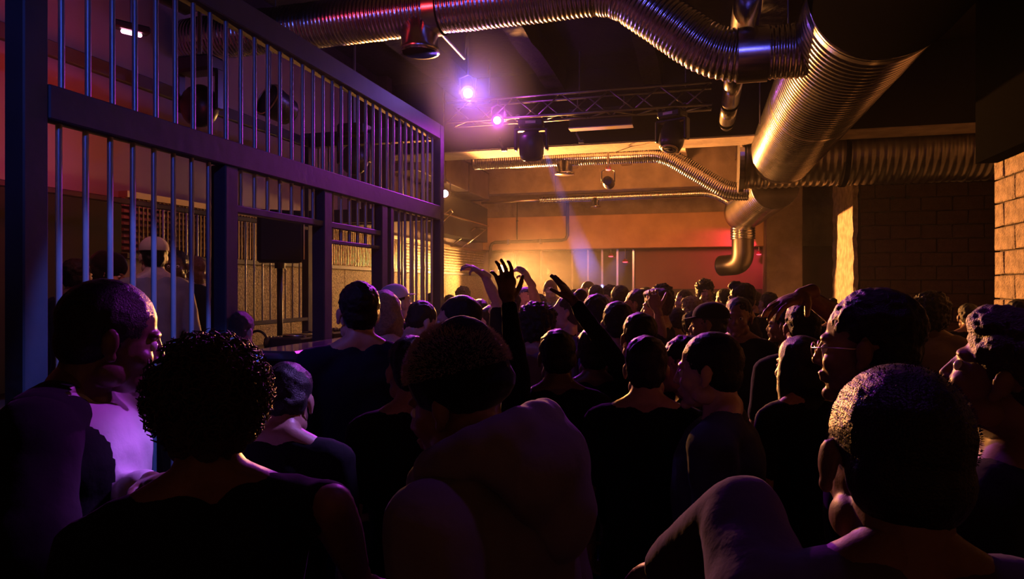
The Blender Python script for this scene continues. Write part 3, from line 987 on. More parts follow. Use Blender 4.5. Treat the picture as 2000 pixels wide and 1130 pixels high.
def ring_lamp(loc, lab):
    c = thing('cage_spotlight', lab, 'stage light', loc)
    q = Matrix.Rotation(R(70), 4, 'X') @ Matrix.Rotation(R(-20), 4, 'Y')
    MB().sweep([q @ Vector((0, 0, z)) for z in (-0.25, -0.2, 0.0, 0.02, 0.02)], [0.05, 0.11, 0.14, 0.145, 0.12], 28).build('housing', M_BLACKG, c, True)
    ring = [q @ Vector((0.135 * math.cos(a), 0.135 * math.sin(a), 0.025)) for a in [i * 2 * PI / 28 for i in range(29)]]
    MB().sweep(ring, [0.007] * 29, 8, False).build('rim', M_BRASS, c, True)
    MB().cyl((0, 0, 0.1), (0, 0, 0.62), 0.014, n=8).build('stem', M_ALU, c)


ring_lamp((-3.45, 4.95, CZ + 1.55), 'round black spotlight with a bright rim inside the cage')
ring_lamp((-3.2, 3.5, CZ + 1.9), 'round black spotlight high in the cage nearer the tube lamp')
for (x, y, z, lab) in ((-3.4, 6.3, CZ + 1.3, 'black moving light hanging inside the far end of the cage'), (-3.6, 4.3, CZ + 1.35, 'black moving light hanging in the middle of the cage')):
    c = thing('cage_fixture', lab, 'stage light', (x, y, z))
    MB().ell((0, 0, 0), (0.15, 0.12, 0.16)).build('head', M_BLACKG, c, True)
    MB().bbox((-0.16, -0.09, 0.24), (0.16, 0.09, 0.36), 0.02).build('base', M_BLACKG, c)
    for s in (-1, 1):
        MB().bbox((s * 0.17 - 0.015, -0.04, -0.04), (s * 0.17 + 0.015, 0.04, 0.26), 0.01).build('yoke_arm', M_BLACKG, c)
    MB().cyl((0, 0, 0.36), (0, 0, 4.2 - z), 0.016, n=8).build('stem', M_ALU, c)


# ------------------------------------------------------------------ people
def remesh(mb, voxel, smooth=3, noise_amp=0.0, noise_scale=8.0, seed=0.0):
    """closed overlapping volumes fused into one continuous skin; returns arrays"""
    me = bpy.data.meshes.new('tmp')
    me.from_pydata([tuple(p) for p in mb.v], [], mb.f)
    o = bpy.data.objects.new('tmp', me)
    COL.objects.link(o)
    m = o.modifiers.new('r', 'REMESH')
    m.mode = 'VOXEL'
    m.voxel_size = voxel
    if smooth:
        s = o.modifiers.new('s', 'SMOOTH')
        s.factor = 0.5
        s.iterations = smooth
    dg = bpy.context.evaluated_depsgraph_get()
    ev = o.evaluated_get(dg)
    m2 = ev.to_mesh()
    n = len(m2.vertices)
    co = np.empty(n * 3, np.float32)
    m2.vertices.foreach_get('co', co)
    co = co.reshape(-1, 3)
    nl = len(m2.loops)
    li = np.empty(nl, np.int32)
    m2.loops.foreach_get('vertex_index', li)
    npoly = len(m2.polygons)
    ls = np.empty(npoly, np.int32)
    lt = np.empty(npoly, np.int32)
    m2.polygons.foreach_get('loop_start', ls)
    m2.polygons.foreach_get('loop_total', lt)
    if noise_amp:
        no = np.empty(n * 3, np.float32)
        m2.vertices.foreach_get('normal', no)
        no = no.reshape(-1, 3)
        off = Vector((seed, seed * 0.7, 0))
        k = np.array([noise.noise(Vector(c) * noise_scale + off) + 0.5 * noise.noise(Vector(c) * noise_scale * 2.3 + off) for c in co], np.float32)
        co = co + no * (k * noise_amp)[:, None]
    ev.to_mesh_clear()
    bpy.data.objects.remove(o)
    bpy.data.meshes.remove(me)
    return co, li, ls, lt


def mesh_from(parts, name, material):
    co = np.concatenate([p[0] for p in parts])
    lis, lss, lts = [], [], []
    vo = lo = 0
    for c, li, ls, lt in parts:
        lis.append(li + vo)
        lss.append(ls + lo)
        lts.append(lt)
        vo += len(c)
        lo += len(li)
    li = np.concatenate(lis); ls = np.concatenate(lss); lt = np.concatenate(lts)
    me = bpy.data.meshes.new(name)
    me.vertices.add(len(co))
    me.vertices.foreach_set('co', co.astype(np.float32).ravel())
    me.loops.add(len(li))
    me.loops.foreach_set('vertex_index', li.astype(np.int32))
    me.polygons.add(len(ls))
    me.polygons.foreach_set('loop_start', ls.astype(np.int32))
    me.polygons.foreach_set('loop_total', lt.astype(np.int32))
    me.update(calc_edges=True)
    me.validate()
    me.shade_smooth()
    me.materials.append(material)
    return me


def head_mb(beard=False, female=False):
    mb = MB()
    f = 0.94 if female else 1.0
    mb.ell((0, -0.014, 0.035), (0.076 * f, 0.097, 0.088))
    mb.ell((0, 0.03, -0.025), (0.062 * f, 0.064, 0.085))
    mb.ell((0, 0.044, -0.078), (0.045 * f, 0.044, 0.036))
    mb.ell((0, 0.078, -0.104), (0.022, 0.019, 0.017))
    for s in (-1, 1):
        mb.ell((s * 0.036, 0.058, -0.030), (0.026, 0.028, 0.026))
        mb.ell((s * 0.050, 0.01, -0.070), (0.020, 0.035, 0.028))
        # ear: rim and lobe
        M = Matrix.Rotation(s * R(-18), 3, 'Z')
        mb.ell((s * 0.081 * f, -0.008, -0.004), (0.008, 0.018, 0.029), M)
        mb.ell((s * 0.080 * f, 0.000, -0.032), (0.008, 0.011, 0.012), M)
    mb.ell((0, 0.076, 0.024), (0.050, 0.018, 0.012))
    mb.cap((0, 0.088, 0.012), (0, 0.106, -0.028), 0.0075, 0.0105, 10)
    for s in (-1, 1):
        mb.ell((s * 0.011, 0.095, -0.033), (0.008, 0.010, 0.007))
    mb.ell((0, 0.091, -0.057), (0.024, 0.012, 0.007))
    mb.ell((0, 0.088, -0.070), (0.021, 0.012, 0.008))
    return mb


def hand_mb(w, d, n, side, curl=0.35, spread=1.0, scale=1.0):
    """w wrist, d finger direction, n palm normal, side +1 puts the thumb on d x n"""
    d = d.normalized()
    n = (n - d * n.dot(d)).normalized()
    s = d.cross(n) * side
    mb = MB()
    k = scale
    B = Matrix((s, d, n)).transposed()
    mb.cap(w - d * 0.03, w + d * 0.012, 0.027 * k, 0.026 * k)
    mb.ell(w + d * 0.048 * k, (0.040 * k, 0.055 * k, 0.016 * k), B)
    mb.ell(w + d * 0.075 * k + s * 0.01 * k, (0.037 * k, 0.030 * k, 0.014 * k), B)
    mb.ell(w + d * 0.035 * k + s * 0.024 * k + n * 0.006, (0.018 * k, 0.032 * k, 0.016 * k), B)
    for i, (o, L, c) in enumerate(((0.031, 0.072, 0.9), (0.010, 0.080, 1.0), (-0.011, 0.075, 1.1), (-0.031, 0.059, 1.25))):
        base = w + d * (0.092 if i != 3 else 0.084) * k + s * o * k
        fd = (d + s * o * 3.2 * spread).normalized()
        ang = 0.0
        p = base - fd * 0.015
        seg = (0.45 * L + 0.015, 0.32 * L, 0.25 * L)
        rr = (0.0092, 0.0084, 0.0076, 0.0066)
        for j in range(3):
            ang += curl * c * (0.5 if j == 0 else 1.0) * (1 + 0.35 * math.sin(i * 2.3 + j))
            dd = fd * math.cos(ang) + n * math.sin(ang)
            q = p + dd * seg[j] * k
            mb.cap(p, q, rr[j] * k, rr[j + 1] * k, 10)
            p = q
    p = w + d * 0.022 * k + s * 0.026 * k
    td = (d * 0.62 + s * 0.75 * (0.6 + 0.4 * spread) + n * 0.25).normalized()
    q = p + td * 0.045 * k
    mb.cap(p, q, 0.0135 * k, 0.0115 * k, 10)
    td2 = (td + d * 0.35 + n * curl * 0.6).normalized()
    q2 = q + td2 * 0.032 * k
    mb.cap(q, q2, 0.0110 * k, 0.0095 * k, 10)
    mb.cap(q2, q2 + (td2 + n * curl * 0.5).normalized() * 0.022 * k, 0.0095 * k, 0.0080 * k, 10)
    return mb


def hair_parts(style, T, fine, seed=0.0):
    """volumes in head space mapped by T; returns list of (name, arrays)"""
    mb = MB()
    E = lambda c, r: mb.ell(c, r)
    amp, sc, sm = 0.004, 40, 2
    if style == 'buzz':
        E((0, -0.018, 0.039), (0.0795, 0.0985, 0.0885)); E((0, -0.045, -0.01), (0.072, 0.062, 0.07)); amp = 0.0012; sc = 150
    elif style in ('short', 'cap', 'band'):
        E((0, -0.024, 0.048), (0.083, 0.100, 0.088)); E((0, -0.05, 0.0), (0.075, 0.062, 0.075)); amp = 0.006
    elif style == 'flat':
        E((0, -0.02, 0.050), (0.086, 0.103, 0.090)); E((0, 0.02, 0.095), (0.066, 0.075, 0.040)); E((0, -0.05, 0.01), (0.073, 0.06, 0.07)); amp = 0.007
    elif style == 'quiff':
        E((0, -0.02, 0.050), (0.084, 0.102, 0.088)); E((0, 0.045, 0.110), (0.055, 0.052, 0.042)); E((0, -0.05, 0.01), (0.073, 0.06, 0.07)); amp = 0.008
    elif style == 'curly':
        E((0, -0.028, 0.055), (0.102, 0.118, 0.100)); E((0, -0.055, 0.0), (0.096, 0.078, 0.088)); E((0, 0.04, 0.095), (0.07, 0.06, 0.04)); amp = 0.016; sc = 42; sm = 1
    elif style == 'afro':
        E((0, -0.035, 0.060), (0.120, 0.128, 0.112)); E((0, -0.06, -0.01), (0.112, 0.085, 0.105)); amp = 0.018; sc = 40; sm = 1
    elif style == 'long':
        E((0, -0.026, 0.045), (0.086, 0.106, 0.090)); E((0, -0.06, -0.03), (0.088, 0.062, 0.11)); E((0, -0.062, -0.15), (0.085, 0.040, 0.13))
        for s in (-1, 1):
            E((s * 0.074, -0.008, -0.06), (0.020, 0.042, 0.12)); E((s * 0.07, -0.01, -0.16), (0.024, 0.035, 0.10))
        amp = 0.006; sc = 16
    elif style == 'bob':
        E((0, -0.026, 0.045), (0.088, 0.107, 0.090)); E((0, -0.055, -0.03), (0.094, 0.066, 0.10))
        for s in (-1, 1):
            E((s * 0.076, -0.005, -0.045), (0.024, 0.052, 0.085))
        amp = 0.007; sc = 18
    elif style == 'bun':
        E((0, -0.024, 0.046), (0.083, 0.102, 0.087)); E((0, -0.05, 0.0), (0.075, 0.062, 0.075)); E((0, -0.065, 0.135), (0.045, 0.045, 0.040)); amp = 0.005
    elif style == 'hood':
        E((0, -0.030, 0.040), (0.105, 0.128, 0.108)); E((0, -0.045, -0.05), (0.105, 0.105, 0.12)); E((0, -0.03, -0.14), (0.13, 0.11, 0.08)); amp = 0.006; sc = 10
    elif style == 'beanie':
        E((0, -0.022, 0.062), (0.092, 0.112, 0.102)); E((0, -0.03, 0.03), (0.093, 0.111, 0.06)); E((0, -0.045, 0.115), (0.06, 0.07, 0.06)); amp = 0.003; sc = 20
    mb.v = [tuple(T @ Vector(p)) for p in mb.v]
    return remesh(mb, 0.0055 if fine else 0.009, sm, amp, sc, seed)


SKIN = {
    'shade': mat('skin_tan_shaded', (0.20, 0.11, 0.075), 0.5, 0, 60, 0.12, 0.05, 200, spec=0.3),  # tan skin darkened: front-row shade put into its colour
    'dark': mat('skin_deep', (0.12, 0.062, 0.042), 0.42, 0, 60, 0.15, 0.05, 200, sheen=0.05),
    'tan': mat('skin_tan', (0.36, 0.20, 0.14), 0.45, 0, 60, 0.12, 0.05, 200, sheen=0.05),
    'fair': mat('skin_fair', (0.55, 0.36, 0.28), 0.45, 0, 60, 0.10, 0.05, 200, sheen=0.05),
}
HAIR = {
    'black': mat('hair_black', (0.010, 0.008, 0.008), 0.42, 0, 90, 0.3, 0.35, 260, sheen=0.06, spec=0.35),
    'brown': mat('hair_brown', (0.045, 0.025, 0.016), 0.5, 0, 90, 0.4, 0.5, 240, sheen=0.12),
    'blond': mat('hair_blond', (0.42, 0.30, 0.17), 0.5, 0, 90, 0.4, 0.8, 220, sheen=0.3),
    'ginger': mat('hair_ginger', (0.20, 0.08, 0.03), 0.5, 0, 90, 0.4, 0.5, 240, sheen=0.12),
}


def cloth(c, sheen=0.06):
    nm = 'cloth_%03d_%03d_%03d_%d' % (*[int(x * 999) for x in c], int(sheen * 100))
    return mat(nm, c, 0.9, 0, 5.0, 0.25, 0.35, 9, sheen=sheen, spec=0.12)


BLK = (0.012, 0.012, 0.014)
GRY = (0.10, 0.10, 0.11)
NVY = (0.018, 0.024, 0.05)
WHT = (0.62, 0.60, 0.62)
LGT = (0.36, 0.35, 0.40)
DEN = (0.025, 0.04, 0.09)
SHOE = mat('shoe_black', (0.02, 0.02, 0.02), 0.5)
EYEM = mat('eye_white', (0.65, 0.6, 0.58), 0.15)
IRIS = mat('eye_iris', (0.03, 0.015, 0.01), 0.1)
CACHE = {}


def figure(spec):
    """builds the meshes of one figure in its own space (feet on z = 0, facing +Y, 1.76 m tall)"""
    key = spec.get('key')
    if key and key in CACHE:
        return CACHE[key]
    fine = spec.get('fine', False)
    lean = R(spec.get('lean', 0)); side = R(spec.get('side', 0))
    piv = Vector((0, 0, 0.96))
    UB = Matrix.Translation(piv) @ Matrix.Rotation(-lean, 4, 'X') @ Matrix.Rotation(side, 4, 'Y') @ Matrix.Translation(-piv)
    hy, hp, hr = [R(a) for a in spec.get('head', (0, 0, 0))]
    nk = Vector((0, -0.005, 1.50))
    HT = UB @ Matrix.Translation(nk) @ Matrix.Rotation(hy, 4, 'Z') @ Matrix.Rotation(-hp, 4, 'X') @ Matrix.Rotation(hr, 4, 'Y') @ Matrix.Translation((0, 0.030, 0.128))
    hs = spec.get('hs', 1.0)
    HT = HT @ Matrix.Scale(hs, 4)
    fem = spec.get('fem', False)
    W = 0.9 if fem else 1.0
    bulk = spec.get('bulk', 0.0)
    out = {}
    vx = 0.013 if fine else 0.018
    # arms
    sh = {}
    arms = {}
    for s, nm in ((-1, 'L'), (1, 'R')):
        S = UB @ Vector((s * 0.185 * W, 0, 1.425))
        a = spec.get('arm' + nm)
        if a is None:
            Eb = UB @ Vector((s * 0.235 * W, -0.03, 1.13))
            Wr = UB @ Vector((s * 0.225 * W, 0.10, 0.90))
            D = (Wr - Eb).normalized()
            N = Vector((-s, 0.1, 0))
            cu = 0.5
            if spec.get('fists'):
                Eb = UB @ Vector((s * 0.25 * W, 0.02, 1.14)); Wr = UB @ Vector((s * 0.12 * W, 0.24, 1.22)); D = (Wr - Eb).normalized(); cu = 1.1
            arms[nm] = (S, Eb, Wr, D, N, cu, 1.0)
        else:
            Eb, Wr, Tip = a['pts']
            arms[nm] = (S, Eb, Wr, (Tip - Wr).normalized(), a['n'], a.get('curl', 0.3), a.get('spread', 1.0))
    body = MB()
    tor = [(0, 0, 0.80, 0.13 * W, 0.09), (0, 0, 0.93, 0.155, 0.105), (0, 0, 1.06, 0.13 * W, 0.095), (0, 0.005, 1.25, 0.155 * W, 0.11), (0, 0, 1.37, 0.165 * W, 0.105),
           (0, -0.005, 1.44, 0.12 * W, 0.075), (0, -0.008, 1.48, 0.068, 0.06)]
    body.loft([r for r in tor], 24, UB)
    body.cap(UB @ Vector((0, -0.012, 1.43)), HT @ Vector((0, -0.028, -0.05)), 0.060, 0.055, 16)
    for s in (-1, 1):
        body.cap(UB @ Vector((s * 0.025, -0.03, 1.515)), UB @ Vector((s * 0.15 * W, -0.012, 1.445)), 0.045, 0.045, 12)
    for nm, (S, Eb, Wr, D, N, cu, sp_) in arms.items():
        body.cap(S, Eb, 0.050 * W, 0.040 * W, 14)
        body.cap(Eb, Eb.lerp(Wr, 0.35), 0.040 * W, 0.042 * W, 14)
        body.cap(Eb.lerp(Wr, 0.35), Wr, 0.042 * W, 0.027 * W, 14)
    legs = []
    for s in (-1, 1):
        hipp = Vector((s * 0.085, 0, 0.90)); kn = Vector((s * 0.10, 0.015, 0.50)); an = Vector((s * 0.11, -0.02, 0.085))
        legs.append((hipp, kn, an))
        body.cap(hipp, kn, 0.080, 0.052, 14)
        body.cap(kn, kn.lerp(an, 0.35) - Vector((0, 0.012, 0)), 0.050, 0.052, 14)
        body.cap(kn.lerp(an, 0.35) - Vector((0, 0.012, 0)), an, 0.050, 0.034, 14)
        body.cap(an - Vector((0, 0.02, 0.03)), an + Vector((0, 0.13, -0.05)), 0.034, 0.026, 12)
    parts = [remesh(body, vx, 3)]
    hm = head_mb(fem)
    hm.cap((0, -0.028, -0.04), (0, -0.034, -0.13), 0.054, 0.056, 16)
    hm.v = [tuple(HT @ Vector(p)) for p in hm.v]
    parts.append(remesh(hm, 0.0046 if fine else 0.008, 2 if fine else 1))
    for nm, (S, Eb, Wr, D, N, cu, sp_) in arms.items():
        sd = 1 if nm == 'R' else -1
        if spec.get('flip' + nm):
            sd = -sd
        hb = hand_mb(Wr, D, N, sd, cu, sp_, 0.97 if fem else 1.05)
        vis = spec.get('arm' + nm) is not None
        parts.append(remesh(hb, 0.0045 if (fine or vis) else 0.008, 2 if (fine or vis) else 0))
    out['body'] = mesh_from(parts, 'body', SKIN['tan'])
    # shirt
    g = 0.017 + bulk
    mb = MB()
    t2 = [(x, y, z, rx + g, ry + g) for (x, y, z, rx, ry) in tor[:-1]]
    t2[0] = (0, 0, 0.86, 0.172 + bulk * 0.7, 0.122 + bulk * 0.7)
    t2[1] = (0, 0, 0.93, 0.176 + bulk * 0.7, 0.124 + bulk * 0.7)
    t2.append((0, -0.008, 1.475, 0.078 + bulk * 0.5, 0.068 + bulk * 0.5))
    mb.loft(t2, 28, UB)
    slv = spec.get('sleeve', 'short')
    for s in (-1, 1):
        mb.cap(UB @ Vector((s * 0.045, -0.028, 1.475)), UB @ Vector((s * 0.15 * W, -0.012, 1.445)), 0.055, 0.058 + bulk * 0.5, 12)
    for nm, (S, Eb, Wr, D, N, cu, sp_) in arms.items():
        q = Eb if slv == 'long' else S.lerp(Eb, 0.72)
        mb.cap(S, q, 0.060 * W + bulk, 0.052 * W + bulk * 0.8, 16)
        mb.cap(UB @ Vector((0, -0.005, 1.40)), S, 0.062, 0.056 * W + bulk * 0.7, 14)
        if slv == 'long':
            mb.cap(Eb, Eb.lerp(Wr, 0.94), 0.052 * W + bulk * 0.8, 0.036 + bulk * 0.6, 16)
    out['shirt'] = mesh_from([remesh(mb, 0.0125 if fine else 0.017, 3, 0.009 if fine else 0.007, 7.5, spec.get('seed', 0.0))], 'shirt', cloth(BLK))
    if spec.get('jacket'):
        jb = MB()
        jb.loft([(x, y, z, rx + 0.022, ry + 0.024) for (x, y, z, rx, ry) in t2[:-1]], 28, UB)
        S, Eb, Wr = arms['R'][:3]
        jb.cap(UB @ Vector((0.045, -0.028, 1.475)), UB @ Vector((0.15, -0.012, 1.445)), 0.06, 0.075, 12)
        ja = MB()
        ja.cap(S, Eb, 0.086, 0.080, 16)
        ja.cap(UB @ Vector((0.06, -0.02, 1.42)), S, 0.085, 0.085, 14)
        ja.cap(Eb, Eb.lerp(Wr, 0.94), 0.08, 0.06, 16)
        co, li, ls, lt = remesh(jb, 0.013, 3, 0.010, 7.5, 5.0)
        inv = np.array(UB.inverted())
        loc = co @ inv[:3, :3].T + inv[:3, 3]
        fc = np.array([loc[li[a:a + n]].mean(axis=0) for a, n in zip(ls, lt)])
        keep = ~(((fc[:, 1] > 0.015) & (fc[:, 0] < 0.125)) | (fc[:, 0] < -0.165))
        idx = [i for i in range(len(ls)) if keep[i]]
        li2 = np.concatenate([li[ls[i]:ls[i] + lt[i]] for i in idx])
        lt2 = lt[idx]
        ls2 = np.concatenate([[0], np.cumsum(lt2)[:-1]])
        out['jacket'] = mesh_from([(co, li2, ls2, lt2), remesh(ja, 0.013, 3, 0.010, 7.5, 5.0)], 'jacket', cloth(BLK))
    if spec.get('hood_down'):
        hb = MB()
        for a in range(-6, 7):
            t = a / 6
            ang = t * 2.3
            c0 = Vector((0.135 * math.sin(ang), -0.02 - 0.115 * math.cos(ang), 1.565 - 0.075 * abs(t) ** 2))
            hb.ell(UB @ c0, (0.050, 0.050, 0.058 - 0.012 * abs(t)))
        hb.ell(UB @ Vector((0, -0.150, 1.475)), (0.135, 0.072, 0.105))
        hb.ell(UB @ Vector((0.01, -0.165, 1.40)), (0.085, 0.062, 0.10))
        hb.cap(UB @ Vector((-0.10, -0.10, 1.50)), UB @ Vector((0.02, -0.205, 1.40)), 0.035, 0.03)
        out['hood_down'] = mesh_from([remesh(hb, 0.011, 12, 0.006, 7, 2.0)], 'hood', cloth(BLK))
    # trousers
    mb = MB()
    mb.loft([(0, 0, 0.84, 0.165, 0.118), (0, 0, 0.94, 0.168, 0.118), (0, 0, 1.00, 0.155, 0.112)], 24)
    for hipp, kn, an in legs:
        mb.cap(hipp, kn, 0.093, 0.068, 14)
        mb.cap(kn, an + Vector((0, 0, 0.02)), 0.066, 0.052, 14)
    out['trousers'] = mesh_from([remesh(mb, 0.019, 2, 0.008, 8)], 'trousers', cloth(NVY))
    mb = MB()
    for hipp, kn, an in legs:
        mb.cap((an.x, an.y - 0.02, 0.050), (an.x * 1.15, an.y + 0.14, 0.042), 0.046, 0.040, 12)
        mb.box((an.x - 0.042, an.y - 0.065, 0.0), (an.x + 0.045, an.y + 0.175, 0.02))
    out['shoes'] = mesh_from([remesh(mb, 0.014, 1)], 'shoes', SHOE)
    st = spec.get('hair', 'short')
    if st != 'bald':
        out['hair'] = mesh_from([hair_parts(st, HT, fine, spec.get('seed', 0.0))], 'hair', HAIR['black'])
    for s, k in ((-1, 'eye_a'), (1, 'eye_b')):
        em = MB(); im = MB()
        em.ell(HT @ Vector((s * 0.030, 0.0765, 0.0)), (0.0125 * hs,) * 3, None, 12, 8)
        im.ell(HT @ Vector((s * 0.030, 0.0855, 0.0)), (0.0058 * hs,) * 3, None, 8, 6)
        out[k] = em.mesh('eye', EYEM, True)
        out[k + 'i'] = im.mesh('iris', IRIS, True)
    out['_HT'] = HT
    out['_UB'] = UB
    if key:
        CACHE[key] = out
    return out


POSES = {
    'n': dict(),
    'back': dict(head=(0, -12, 0)),
    'down': dict(head=(8, 22, 0), lean=4),
    'turn': dict(head=(28, 0, 4)),
    'turn2': dict(head=(-30, 5, -4), lean=3),
    'dance': dict(head=(10, 5, 8), side=4, fists=True),
}


def person(label, px, ty, Hh, face, hair='short', hcol='black', skin='tan', shirt=BLK, pose='n', z0=0.0, depth=None,
           sleeve='short', fem=False, fine=False, lean=None, side=None, head=None, armL=None, armR=None, bulk=0.0,
           hood_down=False, seed=None, group='dancing crowd', hs=1.0, trousers=NVY, flip='', jacket=False):
    d = depth or 313.0 / Hh
    top = at_depth(px, ty, d)
    hz = top.z - z0
    lean_ = POSES[pose].get('lean', 0) if lean is None else lean
    side_ = POSES[pose].get('side', 0) if side is None else side
    head_ = POSES[pose].get('head', (0, 0, 0)) if head is None else head
    extra = {'curly': 0.03, 'afro': 0.045, 'beanie': 0.035, 'hood': 0.02, 'quiff': 0.02, 'flat': 0.01, 'bun': 0.04}.get(hair, 0.005)
    nom = 0.96 + (1.755 - 0.96) * math.cos(R(lean_)) * math.cos(R(side_)) + extra
    sc = hz / nom
    a = math.degrees(math.atan2(px - 1000, FPX))
    rz = YAW + R(face - a)
    # head offset caused by the lean is taken back out so that the head sits where it should
    off = Vector((0.80 * math.sin(R(side_)), 0.80 * math.sin(R(lean_)) + 0.02, 0)) * sc
    off.rotate(Euler((0, 0, rz)))
    loc = Vector((top.x, top.y, z0)) - Vector((off.x, off.y, 0))
    Mw = Matrix.Translation(loc) @ Matrix.Rotation(rz, 4, 'Z') @ Matrix.Scale(sc, 4)
    Mi = Mw.inverted()
    spec = dict(lean=lean_, side=side_, head=head_, hair=hair, fem=fem, fine=fine, sleeve=sleeve, bulk=bulk, hood_down=hood_down,
                seed=seed or 0.0, hs=hs, jacket=jacket, fists=POSES[pose].get('fists'))
    for nm, arm in (('L', armL), ('R', armR)):
        if arm:
            P = [Mi @ at_depth(*q) for q in arm['px']]
            S = Vector(((1 if nm == 'R' else -1) * 0.185, 0, 1.425))
            # keep real bone lengths: walk from the wrist back
            n = Mi.to_3x3() @ ((Vector((math.cos(YAW), math.sin(YAW), 0)) * arm['n'][0]) + (Vector((-math.sin(YAW), math.cos(YAW), 0)) * arm['n'][1]) + Vector((0, 0, arm['n'][2])))
            spec['arm' + nm] = dict(pts=P, n=n.normalized(), curl=arm.get('curl', 0.3), spread=arm.get('spread', 1.0))
            spec['flip' + nm] = arm.get('flip', False)
    if armL is None and armR is None and not fine:
        spec['key'] = (pose if (lean is None and head is None and side is None) else (lean_, side_, head_), hair, fem, sleeve, bulk > 0, hood_down)
    me = figure(spec)
    root = thing('person', label, 'person', loc, group)
    root.rotation_euler = (0, 0, rz)
    root.scale = (sc, sc, sc)
    inst('body', me['body'], (0, 0, 0), root, mats=SKIN[skin])
    inst('shirt', me['shirt'], (0, 0, 0), root, mats=cloth(shirt))
    inst('trousers', me['trousers'], (0, 0, 0), root, mats=cloth(trousers))
    inst('shoes', me['shoes'], (0, 0, 0), root)
    if 'jacket' in me:
        inst('jacket', me['jacket'], (0, 0, 0), root)
    if 'hood_down' in me:
        inst('hood', me['hood_down'], (0, 0, 0), root, mats=cloth(shirt, 0.15))
    if 'hair' in me:
        hm = HAIR[hcol]
        if hair in ('hood', 'beanie'):
            hm = cloth(shirt if hair == 'hood' else BLK, 0.25)
        inst('hood' if hair == 'hood' else 'beanie' if hair == 'beanie' else 'hair', me['hair'], (0, 0, 0), root, mats=hm)
    if d < 6.5:
        for k in ('eye_a', 'eye_b'):
            e = inst('eye', me[k], (0, 0, 0), root)
            inst('iris', me[k + 'i'], (0, 0, 0), e)
    root['_d'] = d
    return root, me, Mw


def peaked_cap(root, me, color, back=False, name='cap'):
    HT = me['_HT']
    mb = MB()
    mb.ell((0, -0.020, 0.058), (0.090, 0.110, 0.084))
    mb.v = [tuple(HT @ Vector(p)) for p in mb.v if True]
    # keep the upper half and thicken
    bm = bmesh.new()
    m = mb.mesh('t')
    bm.from_mesh(m)
    bpy.data.meshes.remove(m)
    o = HT @ Vector((0, -0.02, 0.045)); up = (HT.to_3x3() @ Vector((0, 0, 1))).normalized()
    bmesh.ops.bisect_plane(bm, geom=bm.verts[:] + bm.edges[:] + bm.faces[:], plane_co=o, plane_no=up, clear_inner=True)
    me2 = bpy.data.meshes.new(name)
    bm.to_mesh(me2)
    bm.free()
    me2.materials.append(cloth(color))
    me2.shade_smooth()
    c = inst(name, me2, (0, 0, 0), root)
    s = -1 if back else 1
    br = MB()
    n = 14
    vs = []
    for zz in (0.0, 0.006):
        for i in range(n + 1):
            a = PI * i / n
            vs.append(HT @ Vector((0.075 * math.cos(a), s * (0.070 + 0.0 * math.sin(a)) - 0.01, 0.052 + zz)))
        for i in range(n + 1):
            a = PI * i / n
            vs.append(HT @ Vector((0.078 * math.cos(a), s * (0.070 + 0.085 * math.sin(a)) - 0.01, 0.046 + zz - 0.014 * math.sin(a))))
    N = n + 1
    fs = []
    for i in range(n):
        fs.append((i, i + 1, N + i + 1, N + i))
        fs.append((2 * N + i + 1, 2 * N + i, 3 * N + i, 3 * N + i + 1))
        fs.append((N + i, N + i + 1, 3 * N + i + 1, 3 * N + i))
    br.add(vs, fs)
    b = br.build('brim', cloth(color), c)
    return c


def spectacles(root, me):
    HT = me['_HT']
    mb = MB()
    for s in (-1, 1):
        ring = [HT @ Vector((s * 0.032 + 0.022 * math.cos(a), 0.104, -0.002 + 0.017 * math.sin(a))) for a in [i * 2 * PI / 20 for i in range(21)]]
        mb.sweep(ring, [0.0016] * 21, 6)
        mb.sweep([HT @ Vector((s * 0.054, 0.104, 0.004)), HT @ Vector((s * 0.076, 0.07, 0.006)), HT @ Vector((s * 0.084, -0.005, 0.004))], [0.0018] * 3, 6)
    mb.sweep([HT @ Vector((-0.011, 0.104, 0.0)), HT @ Vector((0, 0.108, 0.004)), HT @ Vector((0.011, 0.104, 0.0))], [0.0016] * 3, 6)
    mb.build('spectacles', M_BRASS, root, True)


def curls(root, me, col, n=520, r0=1.0, seed=3):
    """springy separate curls over the hair mass"""
    HT = me['_HT']
    rnd = random.Random(seed)
    mb = MB()
    for i in range(n):
        u = rnd.uniform(0, 2 * PI); v = rnd.uniform(-0.75, 1.0)
        w = math.sqrt(1 - v * v)
        nrm = Vector((w * math.cos(u), w * math.sin(u), v))
        if nrm.y > 0.55 and nrm.z < 0.5:
            continue
        c = Vector((0, -0.035, 0.045)) + Vector((nrm.x * 0.104, nrm.y * 0.115, nrm.z * 0.108)) * r0
        t = nrm.orthogonal().normalized()
        b = nrm.cross(t)
        ph = rnd.uniform(0, 6.28); rr = rnd.uniform(0.007, 0.014)
        pts = []
        for k in range(7):
            a = ph + k * 1.0
            pts.append(HT @ (c + nrm * (0.0045 * k + 0.002) + t * rr * math.cos(a) + b * rr * math.sin(a)))
        mb.sweep(pts, [0.0022, 0.0026, 0.0026, 0.0024, 0.002, 0.0016, 0.0009], 4, True)
    o = mb.build('curls', HAIR[col], root, True)
    o['kind'] = 'stuff'
    return o


